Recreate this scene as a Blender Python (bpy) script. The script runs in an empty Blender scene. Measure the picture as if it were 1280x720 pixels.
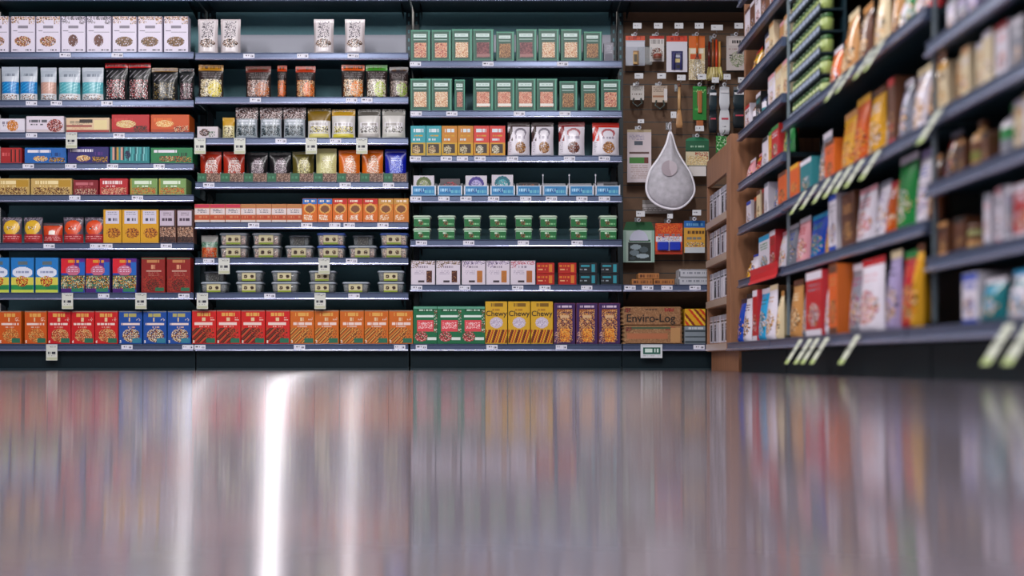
import bpy, bmesh, math, random
import numpy as np
from mathutils import Matrix, Vector

SC = bpy.context.scene
COL = SC.collection
# ------------------------------------------------------------------ frame -> world (camera looks along +Y)
F, D, VX, VY, H = 1422.0, 6.5, 615.0, 453.0, 0.045
S = D / F                                   # metres per photograph pixel on the plane of the shelf rails (y = 0)
def wx(px, y=0.0): return (px - VX) * (D + y) / F
def wz(py, y=0.0): return H + (VY - py) * (D + y) / F
def rgb(c):
    if isinstance(c, str):
        c = tuple(int(c[i:i + 2], 16) for i in (0, 2, 4))
    return tuple(((v / 255) / 12.92 if v / 255 <= .04045 else ((v / 255 + .055) / 1.055) ** 2.4) for v in c)

# ------------------------------------------------------------------ materials
MATS = {}
def mat(name, col=None, rough=.5, metal=0., alpha=1., noise=0., bump=0., scale=60., spec=.5, coat=0.):
    """Principled with a little procedural unevenness; without a colour the print colours of the mesh are used."""
    if name in MATS: return MATS[name]
    m = bpy.data.materials.new(name); m.use_nodes = True
    nt = m.node_tree; n = nt.nodes; b = n['Principled BSDF']
    b.inputs['Roughness'].default_value = rough
    b.inputs['Metallic'].default_value = metal
    b.inputs['Specular IOR Level'].default_value = spec
    b.inputs['Coat Weight'].default_value = coat
    b.inputs['Alpha'].default_value = alpha
    tc = n.new('ShaderNodeTexCoord')
    nz = n.new('ShaderNodeTexNoise'); nz.inputs['Scale'].default_value = scale
    nt.links.new(tc.outputs['Object'], nz.inputs['Vector'])
    if col is None:
        a = n.new('ShaderNodeAttribute'); a.attribute_name = 'Col'
        src = a.outputs['Color']
    else:
        r = n.new('ShaderNodeRGB'); r.outputs[0].default_value = (*rgb(col), 1); src = r.outputs[0]
    if noise:
        mx = n.new('ShaderNodeMix'); mx.data_type = 'RGBA'; mx.blend_type = 'MULTIPLY'
        mx.inputs['Factor'].default_value = noise
        nt.links.new(src, mx.inputs['A']); nt.links.new(nz.outputs['Fac'], mx.inputs['B'])
        src = mx.outputs['Result']
    nt.links.new(src, b.inputs['Base Color'])
    if bump:
        bp = n.new('ShaderNodeBump'); bp.inputs['Strength'].default_value = bump; bp.inputs['Distance'].default_value = .002
        nt.links.new(nz.outputs['Fac'], bp.inputs['Height']); nt.links.new(bp.outputs['Normal'], b.inputs['Normal'])
    MATS[name] = m
    return m
PRINT = mat('printed_card', rough=.42)
FILM = mat('printed_film', rough=.27, bump=.25, scale=45)
DARK = mat('teal_black_steel', '122b34', rough=.45, noise=.25)
PANEL = mat('slate_back_panel', '5b8c96', rough=.6, noise=.15)
KICK = mat('black_kick_plate', '05181f', rough=.6, spec=.2)
RAIL = mat('blue_grey_price_rail', '4e5a76', rough=.3, metal=.35)
BEAD = mat('bright_rail_bead', 'b4bbd8', rough=.22, metal=.8)
CLEAR = mat('clear_plastic', 'dfe8ea', rough=.08, alpha=.2)
METAL = mat('chromed_wire', 'b8bcc0', rough=.25, metal=.9)
PAPER = mat('tag_paper', rough=.5)
PLAST = mat('coloured_plastic', rough=.3)
PEG = mat('brown_pegboard', '6e523c', rough=.7, noise=.3, scale=25)

def wood_mat(name, c1, c2):
    m = bpy.data.materials.new(name); m.use_nodes = True
    nt = m.node_tree; n = nt.nodes; b = n['Principled BSDF']; b.inputs['Roughness'].default_value = .5
    tc = n.new('ShaderNodeTexCoord'); mp = n.new('ShaderNodeMapping'); mp.inputs['Scale'].default_value = (14, 14, 1.2)
    nz = n.new('ShaderNodeTexNoise'); nz.inputs['Scale'].default_value = 3; nz.inputs['Detail'].default_value = 5
    cr = n.new('ShaderNodeValToRGB')
    cr.color_ramp.elements[0].position = .3; cr.color_ramp.elements[1].position = .7
    cr.color_ramp.elements[0].color = (*rgb(c1), 1); cr.color_ramp.elements[1].color = (*rgb(c2), 1)
    nt.links.new(tc.outputs['Object'], mp.inputs['Vector']); nt.links.new(mp.outputs['Vector'], nz.inputs['Vector'])
    nt.links.new(nz.outputs['Fac'], cr.inputs['Fac']); nt.links.new(cr.outputs['Color'], b.inputs['Base Color'])
    return m
WOOD = wood_mat('brown_oak', '7c543a', '98694a')

# ------------------------------------------------------------------ mesh building
class MB:
    def __init__(s): s.v = []; s.f = []; s.m = []; s.c = []; s.mats = []; s.smooth = []
    def mi(s, m):
        if m not in s.mats: s.mats.append(m)
        return s.mats.index(m)
    def quad(s, pts, m, c=(1, 1, 1), sm=False):
        b = len(s.v); s.v += [tuple(p) for p in pts]; s.f.append(tuple(range(b, b + len(pts))))
        s.m.append(s.mi(m)); s.c.append(c); s.smooth.append(sm)
    def box(s, x0, y0, z0, x1, y1, z1, m, c=(1, 1, 1), skip=''):
        P = lambda i, j, k: ((x0, x1)[i], (y0, y1)[j], (z0, z1)[k])
        fs = {'f': [P(0,0,0), P(1,0,0), P(1,0,1), P(0,0,1)], 'b': [P(1,1,0), P(0,1,0), P(0,1,1), P(1,1,1)],
              'l': [P(0,1,0), P(0,0,0), P(0,0,1), P(0,1,1)], 'r': [P(1,0,0), P(1,1,0), P(1,1,1), P(1,0,1)],
              't': [P(0,0,1), P(1,0,1), P(1,1,1), P(0,1,1)], 'd': [P(0,1,0), P(1,1,0), P(1,0,0), P(0,0,0)]}
        for k, q in fs.items():
            if k not in skip: s.quad(q, m, c)
    def bbox(s, x0, y0, z0, x1, y1, z1, m, c=(1, 1, 1), bv=.002):
        """a box with chamfered edges"""
        bm = bmesh.new(); bmesh.ops.create_cube(bm, size=1)
        for v in bm.verts:
            v.co = ((x0 + x1) / 2 + v.co.x * (x1 - x0), (y0 + y1) / 2 + v.co.y * (y1 - y0), (z0 + z1) / 2 + v.co.z * (z1 - z0))
        bmesh.ops.bevel(bm, geom=bm.edges[:], offset=bv, segments=2, affect='EDGES', profile=.5)
        s.bm(bm, m, c)
    def bm(s, bm, m, c=(1, 1, 1), sm=False):
        for f in bm.faces: s.quad([v.co[:] for v in f.verts], m, c, sm)
        bm.free()
    def tube(s, pts, r, m, c=(1, 1, 1), n=8, cap=True):
        pts = [Vector(p) for p in pts]; rings = []
        for i, p in enumerate(pts):
            t = (pts[min(i + 1, len(pts) - 1)] - pts[max(i - 1, 0)]).normalized()
            a = t.orthogonal().normalized() if i == 0 else (a - t * a.dot(t)).normalized()
            b = t.cross(a); rr = r[i] if isinstance(r, (list, tuple)) else r
            rings.append([p + (a * math.cos(2 * math.pi * k / n) + b * math.sin(2 * math.pi * k / n)) * rr for k in range(n)])
        s.loft(rings, m, c, cap)
    def loft(s, rings, m, c=(1, 1, 1), cap=True, sm=True):
        n = len(rings[0])
        for q, (A, B) in enumerate(zip(rings, rings[1:])):
            cc = c[q] if isinstance(c, list) else c
            for k in range(n): s.quad([A[k], A[(k + 1) % n], B[(k + 1) % n], B[k]], m, cc, sm)
        if cap:
            s.quad(rings[0][::-1], m, c[0] if isinstance(c, list) else c); s.quad(rings[-1], m, c[-1] if isinstance(c, list) else c)
    def lathe(s, prof, m, c=(1, 1, 1), n=20, cx=0, cy=0):
        s.loft([[(cx + r * math.cos(2 * math.pi * k / n), cy + r * math.sin(2 * math.pi * k / n), z) for k in range(n)] for r, z in prof], m, c)
    def mesh(s, name, merge=True):
        me = bpy.data.meshes.new(name)
        me.from_pydata(s.v, [], s.f)
        for m in s.mats: me.materials.append(m)
        me.polygons.foreach_set('material_index', s.m); me.polygons.foreach_set('use_smooth', s.smooth)
        at = me.color_attributes.new('Col', 'FLOAT_COLOR', 'CORNER')
        arr = np.ones((len(me.loops), 4), dtype=np.float32); k = 0
        for f, c in zip(s.f, s.c):
            arr[k:k + len(f), :3] = c; k += len(f)
        at.data.foreach_set('color', arr.ravel())
        if merge:
            bm = bmesh.new(); bm.from_mesh(me); bmesh.ops.remove_doubles(bm, verts=bm.verts, dist=1e-5)
            bmesh.ops.recalc_face_normals(bm, faces=bm.faces); bm.to_mesh(me); bm.free()
        me.update()
        return me
    def obj(s, name, parent=None, merge=True):
        o = bpy.data.objects.new(name, s.mesh(name, merge)); COL.objects.link(o)
        if parent is not None: o.parent = parent
        return o

def empty(name, loc=(0, 0, 0)):
    o = bpy.data.objects.new(name, None); o.empty_display_size = .05; o.location = loc; COL.objects.link(o); return o
def tag(o, label=None, cat=None, group=None, kind=None):
    for k, v in (('label', label), ('category', cat), ('group', group), ('kind', kind)):
        if v: o[k] = v
    return o
def dup(o, parent=None):
    c = o.copy(); COL.objects.link(c)
    if parent is not None: c.parent = parent
    for ch in KIDS.get(o.name, ()): dup(ch, c)
    return c
KIDS = {}
def index_kids():
    KIDS.clear()
    for o in SC.objects:
        if o.parent is not None: KIDS.setdefault(o.parent.name, []).append(o)

# ------------------------------------------------------------------ printing: small rasters laid on the faces
class Art:
    def __init__(s, w, h, bg, seed=0, res=1.15):
        s.W, s.H = max(3, int(w * res)), max(3, int(h * res)); s.a = np.zeros((s.H, s.W, 3)); s.a[:] = rgb(bg); s.r = random.Random(seed)
    def _b(s, x0, y0, x1, y1):
        return (max(0, int(round(x0 * s.W))), max(0, int(round(y0 * s.H))), min(s.W, max(int(round(x1 * s.W)), int(round(x0 * s.W)) + 1)), min(s.H, max(int(round(y1 * s.H)), int(round(y0 * s.H)) + 1)))
    def rect(s, x0, y0, x1, y1, c):
        a, b, d, e = s._b(x0, y0, x1, y1); s.a[b:e, a:d] = rgb(c); return s
    def ell(s, cx, cy, rx, ry, c):
        yy, xx = np.mgrid[0:s.H, 0:s.W]
        k = (((xx + .5) / s.W - cx) / rx) ** 2 + (((yy + .5) / s.H - cy) / ry) ** 2 < 1
        s.a[k] = rgb(c); return s
    def speck(s, x0, y0, x1, y1, cols, dens=.7, oval=False):
        a, b, d, e = s._b(x0, y0, x1, y1)
        for y in range(b, e):
            for x in range(a, d):
                if oval and (((x + .5 - (a + d) / 2) / ((d - a) / 2)) ** 2 + ((y + .5 - (b + e) / 2) / ((e - b) / 2)) ** 2) > 1: continue
                if s.r.random() < dens: s.a[y, x] = rgb(s.r.choice(cols))
        return s
    def lines(s, x0, y0, x1, y1, c, n=1, fill=.75):
        """rows of print too small to read"""
        a, b, d, e = s._b(x0, y0, x1, y1); step = max(1, (e - b) // n)
        for y in range(b, e, step):
            h = max(1, step // 2) if n > 1 else e - b
            for x in range(a, d):
                if s.r.random() < fill: s.a[y:min(e, y + h), x] = rgb(c)
        return s
    def slant(s, x0, y0, x1, y1, cols, k=1.2, wd=2):
        a, b, d, e = s._b(x0, y0, x1, y1)
        for y in range(b, e):
            for x in range(a, d): s.a[y, x] = rgb(cols[int((x + y * k) / wd) % len(cols)])
        return s
    def ink(s): s.a = s.a ** 1.2; return s
    def side(s): return tuple(np.median(s.a.reshape(-1, 3), axis=0) * .9)

def inked(art):
    if not getattr(art, 'done', False): art.ink(); art.done = True     # denser inks than the colour chart
    return art
def print_face(mb, art, x0, z0, x1, z1, y, m, rows=None):
    """the raster on a flat face that looks towards -Y (equal neighbours in a row make one face)"""
    art = inked(art); W, Hh = art.W, art.H
    for j in range(Hh):
        za, zb = z1 - (z1 - z0) * (j + 1) / Hh, z1 - (z1 - z0) * j / Hh; i = 0
        while i < W:
            k = i + 1
            while k < W and np.allclose(art.a[j, k], art.a[j, i], atol=1e-4): k += 1
            xa, xb = x0 + (x1 - x0) * i / W, x0 + (x1 - x0) * k / W
            mb.quad([(xa, y, za), (xb, y, za), (xb, y, zb), (xa, y, zb)], m, tuple(art.a[j, i])); i = k

def carton_mesh(art, w, h, d, side=None, m=None, top=None):
    m = m or PRINT; mb = MB(); c = rgb(side) if side else art.side(); t = rgb(top) if top else c; e = min(.0015, h * .04)
    x = w / 2
    print_face(mb, art, -x + e, e, x - e, h - e, 0, m)
    F_ = [(-x + e, 0, e), (x - e, 0, e), (x - e, 0, h - e), (-x + e, 0, h - e)]; B_ = [(-x, e, 0), (x, e, 0), (x, e, h), (-x, e, h)]
    for k in range(4):
        mb.quad([B_[k], B_[(k + 1) % 4], F_[(k + 1) % 4], F_[k]], m, c)
    mb.box(-x, e, 0, x, d, h, m, c, skip='ft'); mb.box(-x, e, h - .0005, x, d, h, m, t, skip='fbd')
    # tucked flap line across the top
    mb.box(-x + .003, .004, h, x - .003, d * .55, h + .0006, m, t, skip='d')
    return mb.mesh('carton', merge=False)

def pouch_meshes(art, w, h, d, seal=.0, side=None, zig=True):
    """stand-up pouch: bulging front and back that close in a flat seal; returns body mesh, seal mesh"""
    art = inked(art); W, Hh = art.W, art.H; body, top = MB(), MB(); c = rgb(side) if side else art.side()
    def P(u, v, sgn):
        a = abs(u)
        b = (1 - a ** 3.2) * (max(0, 1 - (v / .9) ** 2.2) ** .75 if v < .9 else 0) + .02
        if v < .06: b *= (.75 + .25 * v / .06)
        hw = w / 2 * (1 - .035 * math.sin(math.pi * min(1, v * 1.1)))
        return (u * hw, d / 2 + sgn * d / 2 * b, h * v)
    for j in range(Hh):
        v1, v0 = 1 - j / Hh, 1 - (j + 1) / Hh
        tgt = top if seal and v0 >= 1 - seal - 1e-6 else body
        for i in range(W):
            u0, u1 = -1 + 2 * i / W, -1 + 2 * (i + 1) / W
            tgt.quad([P(u0, v0, -1), P(u1, v0, -1), P(u1, v1, -1), P(u0, v1, -1)], FILM, tuple(art.a[j, i]), True)
    nb = 6
    for j in range(10):
        v0, v1 = j / 10, (j + 1) / 10
        for i in range(nb):
            u0, u1 = -1 + 2 * i / nb, -1 + 2 * (i + 1) / nb
            body.quad([P(u1, v0, 1), P(u0, v0, 1), P(u0, v1, 1), P(u1, v1, 1)], FILM, c, True)
    body.quad([P(-1 + 2 * i / nb, 0, 1) for i in range(nb + 1)] + [P(1 - 2 * i / nb, 0, -1) for i in range(nb + 1)], FILM, c)
    return body.mesh('pouch_body'), (top.mesh('top_seal') if seal else None)

def lettering(text, size, ink):
    cu = bpy.data.curves.new('lettering', 'FONT'); cu.body = text; cu.size = size; cu.align_x = 'CENTER'; cu.extrude = .0003; cu.offset = size * .012; cu.materials.append(mat('ink_' + ink, ink, rough=.5))
    t0 = bpy.data.objects.new('lettering', cu); t = bpy.data.objects.new('printed_lettering', bpy.data.meshes.new_from_object(t0)); bpy.data.objects.remove(t0); COL.objects.link(t)
    t.rotation_euler = (math.pi / 2, 0, 0); return t
def rr(w, d, r, z, n=4, cx=0, cy=0):
    out = []
    for qx, qy, a0 in ((1, 1, 0), (-1, 1, 90), (-1, -1, 180), (1, -1, 270)):
        for k in range(n + 1):
            a = math.radians(a0 + 90 * k / n)
            out.append((cx + qx * (w / 2 - r) + r * math.cos(a), cy + qy * (d / 2 - r) + r * math.sin(a), z))
    return out

# ------------------------------------------------------------------ stock of packages (prototypes, copied where they stand)
PROTO = {}
class Kind:
    def __init__(s, name, desc, cat, w, build): s.name, s.desc, s.cat, s.w, s.build = name, desc, cat, w, build; s.first = None
    def make(s):
        if s.first is None:
            s.first = s.build(s.name); s.used = False
        if not s.used:
            s.used = True; return s.first
        return dup(s.first)
def carton(key, desc, wpx, hpx, d, art, name='carton', cat='carton', **kw):
    def build(n):
        o = bpy.data.objects.new(n, carton_mesh(art, wpx * S, hpx * S, d, **kw)); COL.objects.link(o); return o
    PROTO[key] = Kind(name, desc, cat, wpx * S, build)
def pouch(key, desc, wpx, hpx, d, art, seal=.0, name='snack_pouch', cat='snack pouch', **kw):
    def build(n):
        b, t = pouch_meshes(art, wpx * S, hpx * S, d, seal, **kw)
        if t is None:
            o = bpy.data.objects.new(n, b); COL.objects.link(o); return o
        r = empty(n); x = bpy.data.objects.new('pouch_body', b); COL.objects.link(x); x.parent = r
        y = bpy.data.objects.new('top_seal', t); COL.objects.link(y); y.parent = r
        KIDS.setdefault(r.name, []).extend([x, y]); return r
    PROTO[key] = Kind(name, desc, cat, wpx * S, build)
def kid(root, mb, name, label=None):
    o = mb.obj(name, root) if isinstance(mb, MB) else mb
    if label: o['label'] = label
    KIDS.setdefault(root.name, []).append(o); return o

W_ = 'ded8e6'
def A(w, h, bg, seed=0): return Art(w, h, bg, seed)
NUT = ['6b3a1e', '8a5a30', 'b98a55', '3a2015', 'd9b98a', 'a03025']
# --- leftmost bay
def granola(seed, blob, top):
    a = A(31, 46, W_, seed)
    a.speck(0, 0, 1, .1, top, .75).speck(.0, .1, .35, .2, top, .5).speck(.75, .1, 1, .22, top, .5)
    a.rect(.28, .25, .72, .33, '8d8795').lines(.05, .38, .3, .41, '6d6a78').rect(.3, .42, .95, .44, 'a39dac')
    a.speck(*blob, .9, True).lines(.05, .9, .35, .94, '8d8795').lines(.6, .9, .92, .94, '5a5662')
    return a
TP = ['8a5a3a', 'c9a27a', '3a2420', 'e8dccc', 'b88a5a']
carton('granola_nut', 'white carton with nut mix picture', 30, 46, .06, granola(1, (.15, .53, .82, .82, NUT), TP), side='c4bed0')
carton('granola_bar', 'white carton with brown bar picture', 30, 46, .06, granola(2, (.3, .5, .68, .83, ['6b3a2a', '7d4a38', '5a2f22']), ['6a6a70', '3a2430', 'cfc7d2', '8d8490']), side='c4bed0')
carton('granola_oat', 'white carton with granola cluster picture', 30, 46, .06, granola(3, (.12, .56, .85, .83, ['7a5a35', '5a4428', '96703f']), TP), side='c4bed0')
def blue(seed, sky, low, top='b9c2cc', ramp=False):
    a = A(21, 44, top, seed); a.rect(0, .28, 1, .45, 'c9d0d8').rect(0, .44, 1, .78, sky)
    a.slant(.1, .47, .95, .72, [sky, low, sky, sky], 1.6, 2)
    a.rect(0, .78, 1, 1, 'd3d6da').speck(.1, .82, .9, .97, ['d3d6da', 'a8744a', '33363a', 'e8e8e8', 'b0b4b8'], .7).lines(.2, .2, .8, .27, '8b94a0')
    return a
pouch('blue_deep', 'bright blue and silver snack pouch', 22, 44, .05, blue(4, '0f86c4', '4fb4e0'), .08)
pouch('blue_peach', 'silver and peach snack pouch', 20, 43, .05, blue(5, 'c8a294', 'd9b4a4'), .08)
pouch('blue_teal', 'pale teal and silver snack pouch', 27, 43, .05, blue(6, '5fb0ba', '8fd0d6'), .08)
def dark_pouch(seed, seal, mix, bg='15181c', w=30, h=49, sealh=.13):
    a = A(w, h, bg, seed); a.rect(0, 0, 1, sealh, seal).lines(.1, sealh * .3, .9, sealh * .7, seal if sealh < .05 else '5a1010', fill=.4)
    a.rect(0, sealh, 1, sealh + .05, bg).slant(.1, .2, .9, .4, [bg, bg, bg, '8d8a90'], 1, 2).speck(.08, .45, .92, .95, mix, .55)
    return a
pouch('black_red', 'black snack pouch with red top seal', 29, 49, .06, dark_pouch(7, 'c81f24', ['d8b0b4', '6a2a30', 'e0d8d8', 'c03a40', '2a2024', '8a6a68']), .15)
pouch('black_gold', 'black snack pouch with gold top seal', 33, 43, .06, dark_pouch(8, '7a5a20', ['15181c', '1a1c20', '6a5a30', '9a8040', '22262a', 'b8b09a'], w=33, h=43), .17)
pouch('black_small', 'black snack pouch with pink nut picture', 19, 42, .05, dark_pouch(9, '2a2c30', ['8a6a70', '2a2024', 'c8b0b8', '5a3038'], w=19, h=42), .1)
def biscuit(w, h, bg, band, blob, seed, words='e8e4ec'):
    a = A(w, h, bg, seed); a.rect(0, .8, 1, 1, band).lines(.08, .2, .55, .38, words, fill=.8).lines(.12, .45, .45, .55, words, fill=.6)
    a.speck(*blob, .9, True); return a
carton('bis_white', 'white biscuit box with orange cookie picture', 31, 18, .12, biscuit(31, 18, 'e2dee8', 'd8d2de', (.3, .1, .75, .9, ['d08a3a', 'e0a050', 'b87030']), 10, '9a94a4'), name='biscuit_box', cat='biscuit box')
carton('bis_whitered', 'white biscuit box with red berry picture', 47, 21, .12, biscuit(47, 21, 'e0d8e2', 'd6c8cc', (.55, .15, .98, .95, ['8a2a2a', 'b8504a', '5a2a26', 'd8b0a8']), 11, '6a6a72'), name='biscuit_box', cat='biscuit box')
a = biscuit(54, 19, 'e0c8a8', 'b04a48', (.1, .5, .5, .78, ['d8a888', 'e0c8a8']), 12, 'b0a088'); a.rect(.3, .1, .62, .35, '4a3c34').rect(0, .5, .6, .62, 'b06a60').rect(.64, .15, .95, .8, 'e8d8a8')
carton('bis_cream', 'cream and dark red biscuit box', 54, 19, .12, a, name='biscuit_box', cat='biscuit box')
carton('bis_red', 'red biscuit box with pale biscuit picture', 47, 23, .12, biscuit(47, 23, 'c22e30', 'a82428', (.12, .3, .65, .72, ['e0c890', 'd8b070', 'e8d8b0']), 13, 'd04a48').speck(.6, .6, .95, .95, ['5a2018', '8a3a20', '3a1a14'], .8), name='biscuit_box', cat='biscuit box')
carton('bis_orange', 'orange biscuit box with pale biscuit picture', 48, 23, .12, biscuit(48, 23, 'd0601e', 'b84e1a', (.1, .3, .6, .7, ['e8c080', 'e0a860', 'f0d8a8']), 14, 'e07a30').speck(.6, .6, .98, .95, ['6a2a10', 'b03a20', 'e8c8a0'], .8), name='biscuit_box', cat='biscuit box')
def cookie(w, h, bg, seed, dk, hl='e8e4ec'):
    a = A(w, h, bg, seed); a.lines(.06, .12, .62, .3, hl, fill=.85).lines(.65, .3, .88, .5, dk, fill=.5)
    a.speck(.2, .52, .56, .88, ['e8c890', 'd8a860', 'f0e0b8', 'b07a40'], .85, True).speck(.6, .6, .98, .9, ['3a2a10', 'b88a30', '6a4a20', 'd8b040'], .75); return a
carton('ck_red', 'red cookie box with dark stripes', 26, 20, .12, A(26, 20, 'b02a2e', 15).slant(.4, .1, .95, .9, ['b02a2e', '5a1a18', 'c84a40'], 0, 2).lines(.05, .3, .4, .5, 'd87070'), name='cookie_box', cat='cookie box')
carton('ck_blue', 'bright blue cookie box', 52, 20, .12, cookie(52, 20, '1c70b8', 16, '0c4a88'), name='cookie_box', cat='cookie box')
carton('ck_purple', 'dark purple cookie box', 51, 21, .12, cookie(51, 21, '352a78', 17, '6a3a90'), name='cookie_box', cat='cookie box')
carton('ck_teal', 'teal and pink striped cookie box', 49, 21, .12, A(49, 21, '2f8f92', 18).slant(.0, 0, .35, .8, ['2f8f92', 'd8a898', '28303a', 'c8a048'], 0, 3).slant(.35, 0, .95, .85, ['2f8f92', '57b0b0', '2f8f92', '22606a', '8ac8c8'], .1, 2).speck(.38, .2, .52, .7, ['1a2a4a', '3a2a5a'], .9, True), name='cookie_box', cat='cookie box')
carton('ck_green', 'green cookie box with brown cookie picture', 52, 20, .12, cookie(52, 20, '2e8a58', 19, '1a5a38').speck(.2, .5, .85, .85, ['7a4a2a', 'a86a40', '5a3020', '2e8a58'], .8), name='cookie_box', cat='cookie box')
def cracker(w, h, bg, seed, food, hl='f0ece0', edge=None):
    a = A(w, h, bg, seed)
    if edge: a.rect(0, 0, .06, 1, edge)
    a.lines(.08, .14, .8, .32, hl, fill=.85).lines(.2, .42, .7, .5, hl, fill=.4).speck(.05, .55, .95, .97, food, .8); return a
carton('cr_beige', 'beige cracker box with brown food picture', 51, 21, .12, cracker(51, 21, 'cdb070', 20, ['8a5a30', 'cdb070', '5a2a20', 'e0cc98', '6a4020'], 'f0e0b0').rect(.68, .1, .98, .5, 'c09a3a'), name='cracker_box', cat='cracker box')
carton('cr_wine', 'dark red cracker box', 31, 19, .12, cracker(31, 19, '8f2030', 21, ['c89a80', '8f2030', 'd8c0a8', '5a1a20'], 'c87880'), name='cracker_box', cat='cracker box')
carton('cr_red', 'red cracker box', 35, 21, .12, cracker(35, 21, 'c03038', 22, ['e0c0a0', 'c03038', 'd8a888', '7a2a20'], 'f0e0e0'), name='cracker_box', cat='cracker box')
carton('cr_lime', 'pale green cracker box', 34, 21, .12, cracker(34, 21, '86a868', 23, ['c8582a', 'd88a3a', '86a868', '6a3a20', 'c0a050'], 'e0ecd8', 'b0a040'), name='cracker_box', cat='cracker box')
def cup(seed, face, bg='6a5f6a'):
    a = A(25, 33, bg, seed); a.speck(0, 0, 1, .12, ['8d8590', '4a4450', 'a8a0ac'], .6).ell(.5, .4, .42, .3, face).speck(.3, .36, .7, .5, ['3a3a40', 'e8e0d8', face], .6)
    a.rect(0, .5, .12, .66, bg).rect(.88, .5, 1, .66, bg).rect(0, .66, 1, 1, 'b23a40').lines(.08, .74, .92, .88, 'e0a0a0', 2, .7); return a
pouch('cup_yellow', 'red and grey pouch with yellow face', 24, 33, .06, cup(24, 'e0b83a'), name='biscuit_pouch', cat='snack pouch')
pouch('cup_orange', 'red and grey pouch with orange face', 25, 33, .06, cup(25, 'dc5a28'), name='biscuit_pouch', cat='snack pouch')
pouch('cup_low', 'short red pouch with orange band', 24, 26, .06, Art(24, 26, '5a4a50', 26).rect(0, .15, 1, .6, 'd2552a').ell(.5, .5, .18, .14, 'e8e0d8').rect(0, .6, 1, 1, 'b23a3c').lines(.08, .7, .92, .85, 'e0a0a0', 2, .7), name='biscuit_pouch', cat='snack pouch')
a = A(23, 42, 'd9a82a', 27); a.rect(.12, .02, .88, .42, 'd6d2e0').lines(.22, .06, .78, .18, '8a8aa0', 2, .8).lines(.25, .24, .75, .34, '4a4a60', fill=.7).speck(.15, .55, .95, .86, ['8a4a18', 'b8701e', '6a3410', 'd89a3a'], .9, True)
carton('tall_yellow', 'tall yellow cracker carton', 22.6, 42, .08, a)
a = A(20, 42, '4a3030', 28); a.rect(.02, .02, .9, .48, 'cbbfcc').lines(.2, .08, .75, .2, '7a6a78', 2, .8).lines(.15, .26, .8, .34, '5a4a5a', fill=.7).speck(.02, .52, .98, .82, ['b08a70', '8a6450', 'd0b098', '5a3a30'], .9).speck(0, .82, 1, 1, ['2a1a1a', '6a4a40', '3a2424'], .8)
carton('tall_brown', 'tall brown and lilac cracker carton', 20, 42, .08, a)
a = A(29, 44, '2a86c8', 29); a.rect(0, .55, 1, 1, 'd8d060').rect(0, .78, 1, .92, '3a9a58').ell(.5, .42, .45, .16, 'e0e4f0').lines(.2, .38, .8, .44, '9aa4c0').lines(.3, .1, .72, .2, '6a7a80', fill=.8).speck(.22, .52, .75, .85, ['b82a1e', 'd84a28', '8a1a16', 'd8a040', 'd8d060'], .85, True).rect(.5, .82, .95, .93, '2a8a5a').rect(0, .93, 1, 1, 'cfd860')
carton('cer_blue', 'blue and yellow cereal carton', 28.6, 44, .07, a, side='2a70a8')
a = A(30, 43, '2f4fa8', 30); a.rect(0, 0, .55, .42, 'd8243a').rect(.55, 0, 1, .42, '6a2a90').rect(.75, .1, 1, .5, '2a70c0').ell(.5, .35, .3, .16, 'c87890').lines(.3, .05, .75, .13, 'e0a040', fill=.9).lines(.3, .25, .7, .42, 'e8d8e8', 3, .7).rect(0, .5, 1, .88, '5a5a48').speck(.0, .52, 1, .92, ['e8c060', '3a2a20', '3a9aa8', 'e0d8b0', 'c85a28', '4a8a3a', '2a2a30'], .85).rect(.45, .87, .95, .97, '3a8a68').rect(0, .88, .4, 1, '5a2a80')
carton('cer_multi', 'red purple and blue cereal carton', 30, 43, .07, a, side='4a3a78')
a = A(30, 44, '98261e', 31); a.lines(.25, .06, .78, .14, 'c89060', fill=.9).lines(.4, .2, .6, .32, 'd8a080').rect(.2, .36, .85, .4, 'c8a090').lines(.28, .42, .75, .52, 'b07060', 2, .7).speck(.05, .52, .95, .95, ['98261e', 'b03a28', '6a1a14', 'a84a30'], .7).speck(.2, .62, .75, .95, ['3a1a12', '5a2a1a', '98261e', '7a3a20'], .8, True).rect(.6, .86, .97, .96, '3a7a58').rect(0, 0, 1, .05, '5a6a50')
carton('cer_brown', 'dark red chocolate cereal carton', 29.6, 44, .07, a)
def bars(seed, bg, food, w=29, h=41, ell=True, title='e0b060', patch='2f7a60'):
    a = A(w, h, bg, seed); a.rect(0, 0, 1, .03, '8a8a80').lines(.22, .07, .75, .16, title, fill=.9).lines(.42, .2, .56, .32, 'e0c8a0').speck(.75, .2, .95, .3, ['e8d8c8', bg], .5)
    a.lines(.1, .36, .9, .43, 'ecd8d0', fill=.9).lines(.3, .46, .7, .5, 'd8b8a8', fill=.6)
    if ell: a.speck(.15, .54, .9, .95, food, .85, True)
    else: a.slant(0, .52, .75, .97, food, 1, 2).speck(.4, .54, .9, .82, food, .6)
    a.rect(.58, .84, .97, .97, patch); a.speck(.02, .9, .1, .97, ['e8e0d8'], .9); return a
carton('bar_orange', 'orange snack bar carton', 27.5, 41, .09, bars(32, 'cf6418', ['d89a50', 'b87030', '8a5a28', 'e0b878', 'cf6418'], 27), top='a8a090')
carton('bar_red', 'red snack bar carton with nut picture', 28.6, 41, .09, bars(33, 'cb1f24', ['d8a868', 'b88048', '8a3a20', 'e0c090', 'a83024']), top='a8a090')
carton('bar_blue', 'blue snack bar carton with fruit picture', 29, 41, .09, bars(34, '1558a6', ['e0d0b0', '8a2020', '5a2a1a', 'c89860', 'e8e0c8', '3a2018'], title='b8b070', patch='3a8aa0'), top='a8a090')
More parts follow.
